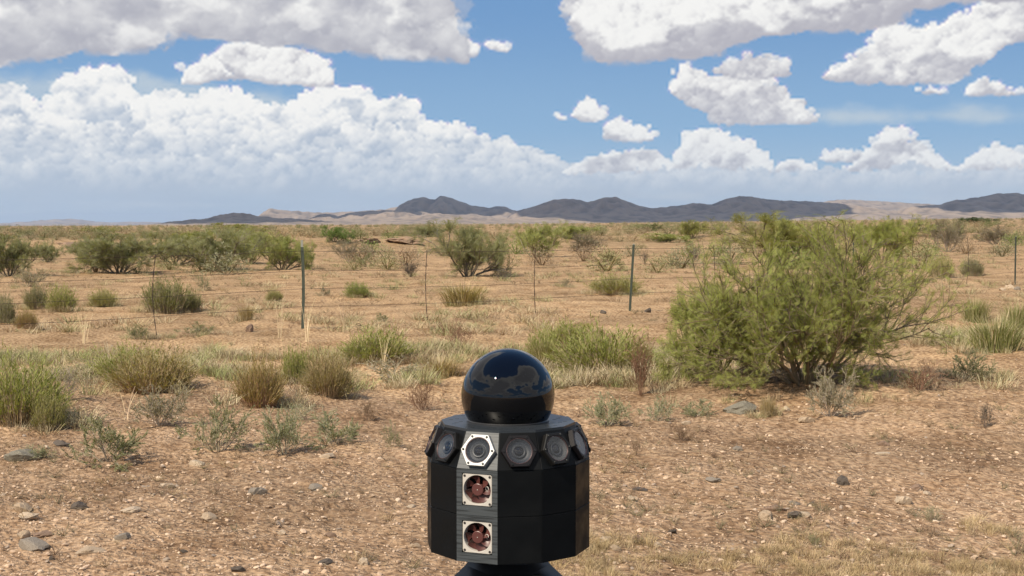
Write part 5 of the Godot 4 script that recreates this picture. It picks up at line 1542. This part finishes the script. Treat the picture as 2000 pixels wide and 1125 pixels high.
func build_tripod() -> void:
	var o := thing("tripod", "black tripod head and legs carrying the camera rig", "tripod", Vector3(RIG.x, ROAD_TOP, RIG.z))
	var g := -o.position.y
	part(o, "mounting_plate", lathe([Vector2(0.0, 0.917), Vector2(0.056, 0.917), Vector2(0.057, 0.916), Vector2(0.057, 0.903), Vector2(0.0, 0.903)], 48, false), M.tripod_metal, Transform3D(Basis(), Vector3(0, g, 0)))
	part(o, "crown", lathe([Vector2(0.0, 0.903), Vector2(0.068, 0.903), Vector2(0.072, 0.892), Vector2(0.084, 0.877), Vector2(0.112, 0.85), Vector2(0.118, 0.838), Vector2(0.06, 0.79), Vector2(0.02, 0.76), Vector2(0.0, 0.76)], 6, false), M.tripod, Transform3D(Basis(Vector3.UP, 0.55), Vector3(0, g, 0)))
	part(o, "centre_column", lathe([Vector2(0.014, 0.78), Vector2(0.014, 0.45), Vector2(0.0, 0.45)], 24, false), M.tripod_metal, Transform3D(Basis(), Vector3(0, g, 0)))
	var knob := []
	for i in 24:
		var z := 0.026 * i / 23.0
		knob.append(Vector2(0.0125 if i % 2 else 0.0108, z))
	knob = [Vector2(0.0, 0.0)] + knob + [Vector2(0.0, 0.026)]
	part(o, "ribbed_knob", lathe(knob, 24, false, true), M.tripod, Transform3D(Basis(Vector3.UP, -PI / 2 + 0.3), Vector3(-0.085, 0.838 + g, 0.03)))
	var clip := Soup.new()
	clip.box(Vector3(0.05, 0.868 + g, 0.066), Vector3(0.03, 0.012, 0.012))
	part(o, "quick_release_lever", clip.mesh(), M.tripod_metal)
	for k in 3:
		var a := TAU * k / 3.0 + 0.15
		var d := Vector3(sin(a), 0, cos(a))
		var leg := Soup.new()
		var p0 := d * 0.075 + Vector3(0, 0.825 + g, 0)
		var end := d * 0.42
		end.y = 0.0
		leg.tube([p0, p0.lerp(end, 0.55)], 0.015, 0.015, 16, Color.WHITE)
		leg.tube([p0.lerp(end, 0.5), p0.lerp(end, 0.97)], 0.011, 0.011, 16, Color.WHITE)
		var l := part(o, "leg", leg.mesh(), M.tripod)
		var clamp_ := Soup.new()
		clamp_.tube([p0.lerp(end, 0.5), p0.lerp(end, 0.57)], 0.019, 0.018, 16, Color.WHITE)
		part(l, "leg_clamp", clamp_.mesh(), M.tripod_metal)
		var foot := Soup.new()
		foot.tube([p0.lerp(end, 0.95), end], 0.014, 0.018, 14, Color.WHITE)
		part(l, "rubber_foot", foot.mesh(), M.rubber)

# ---------------------------------------------------------------- all
func _ready() -> void:
	var t0 := Time.get_ticks_msec()
	var cam := Camera3D.new()
	cam.name = "camera"
	cam.fov = rad_to_deg(2.0 * atan(562.5 / 2667.0))
	cam.near = 0.05
	cam.far = 90000.0
	add_child(cam)
	cam.position = Vector3(0, 1.55, 0)
	cam.rotation.x = -atan(125.5 / 2667.0)
	cam.current = true
	var env := Environment.new()
	env.background_mode = Environment.BG_SKY
	env.sky = Sky.new()
	env.sky.sky_material = build_sky()
	env.tonemap_mode = Environment.TONE_MAPPER_LINEAR
	env.tonemap_exposure = 1.3
	env.background_energy_multiplier = 0.77
	env.sdfgi_enabled = true
	env.ssao_enabled = true
	env.ssil_enabled = true
	env.fog_enabled = true                        # dry air that pales the range
	env.fog_density = 0.000036
	env.fog_light_color = Color(0.79, 0.87, 1.0)
	var we := WorldEnvironment.new()
	we.name = "world_environment"
	we.environment = env
	add_child(we)
	var sun := DirectionalLight3D.new()
	sun.name = "sun"
	sun.light_energy = 1.55
	sun.light_color = Color(1.0, 0.95, 0.87)
	sun.light_angular_distance = 0.53
	sun.shadow_enabled = true
	add_child(sun)
	sun.look_at_from_position(SUN * 10.0, Vector3.ZERO)
	print("sky ", Time.get_ticks_msec() - t0)
	fine.frequency = 5.0
	fine.fractal_octaves = 4
	fine.seed = 2
	coarse.frequency = 0.55
	coarse.fractal_octaves = 3
	coarse.seed = 3
	materials()
	build_ground()
	build_road()
	for i in HILLS.size():
		build_hill(HILLS[i], i)
	build_shading_clouds()
	print("land ", Time.get_ticks_msec() - t0)
	build_rig()
	build_tripod()
	rng.seed = 55
	build_fence()
	for p in PLANTS:
		plant(p)
	print("plants ", Time.get_ticks_msec() - t0)
	build_banks()
	build_stones()
	build_far_scrub()
	build_litter()
	build_gravel()
	print("done ", Time.get_ticks_msec() - t0)
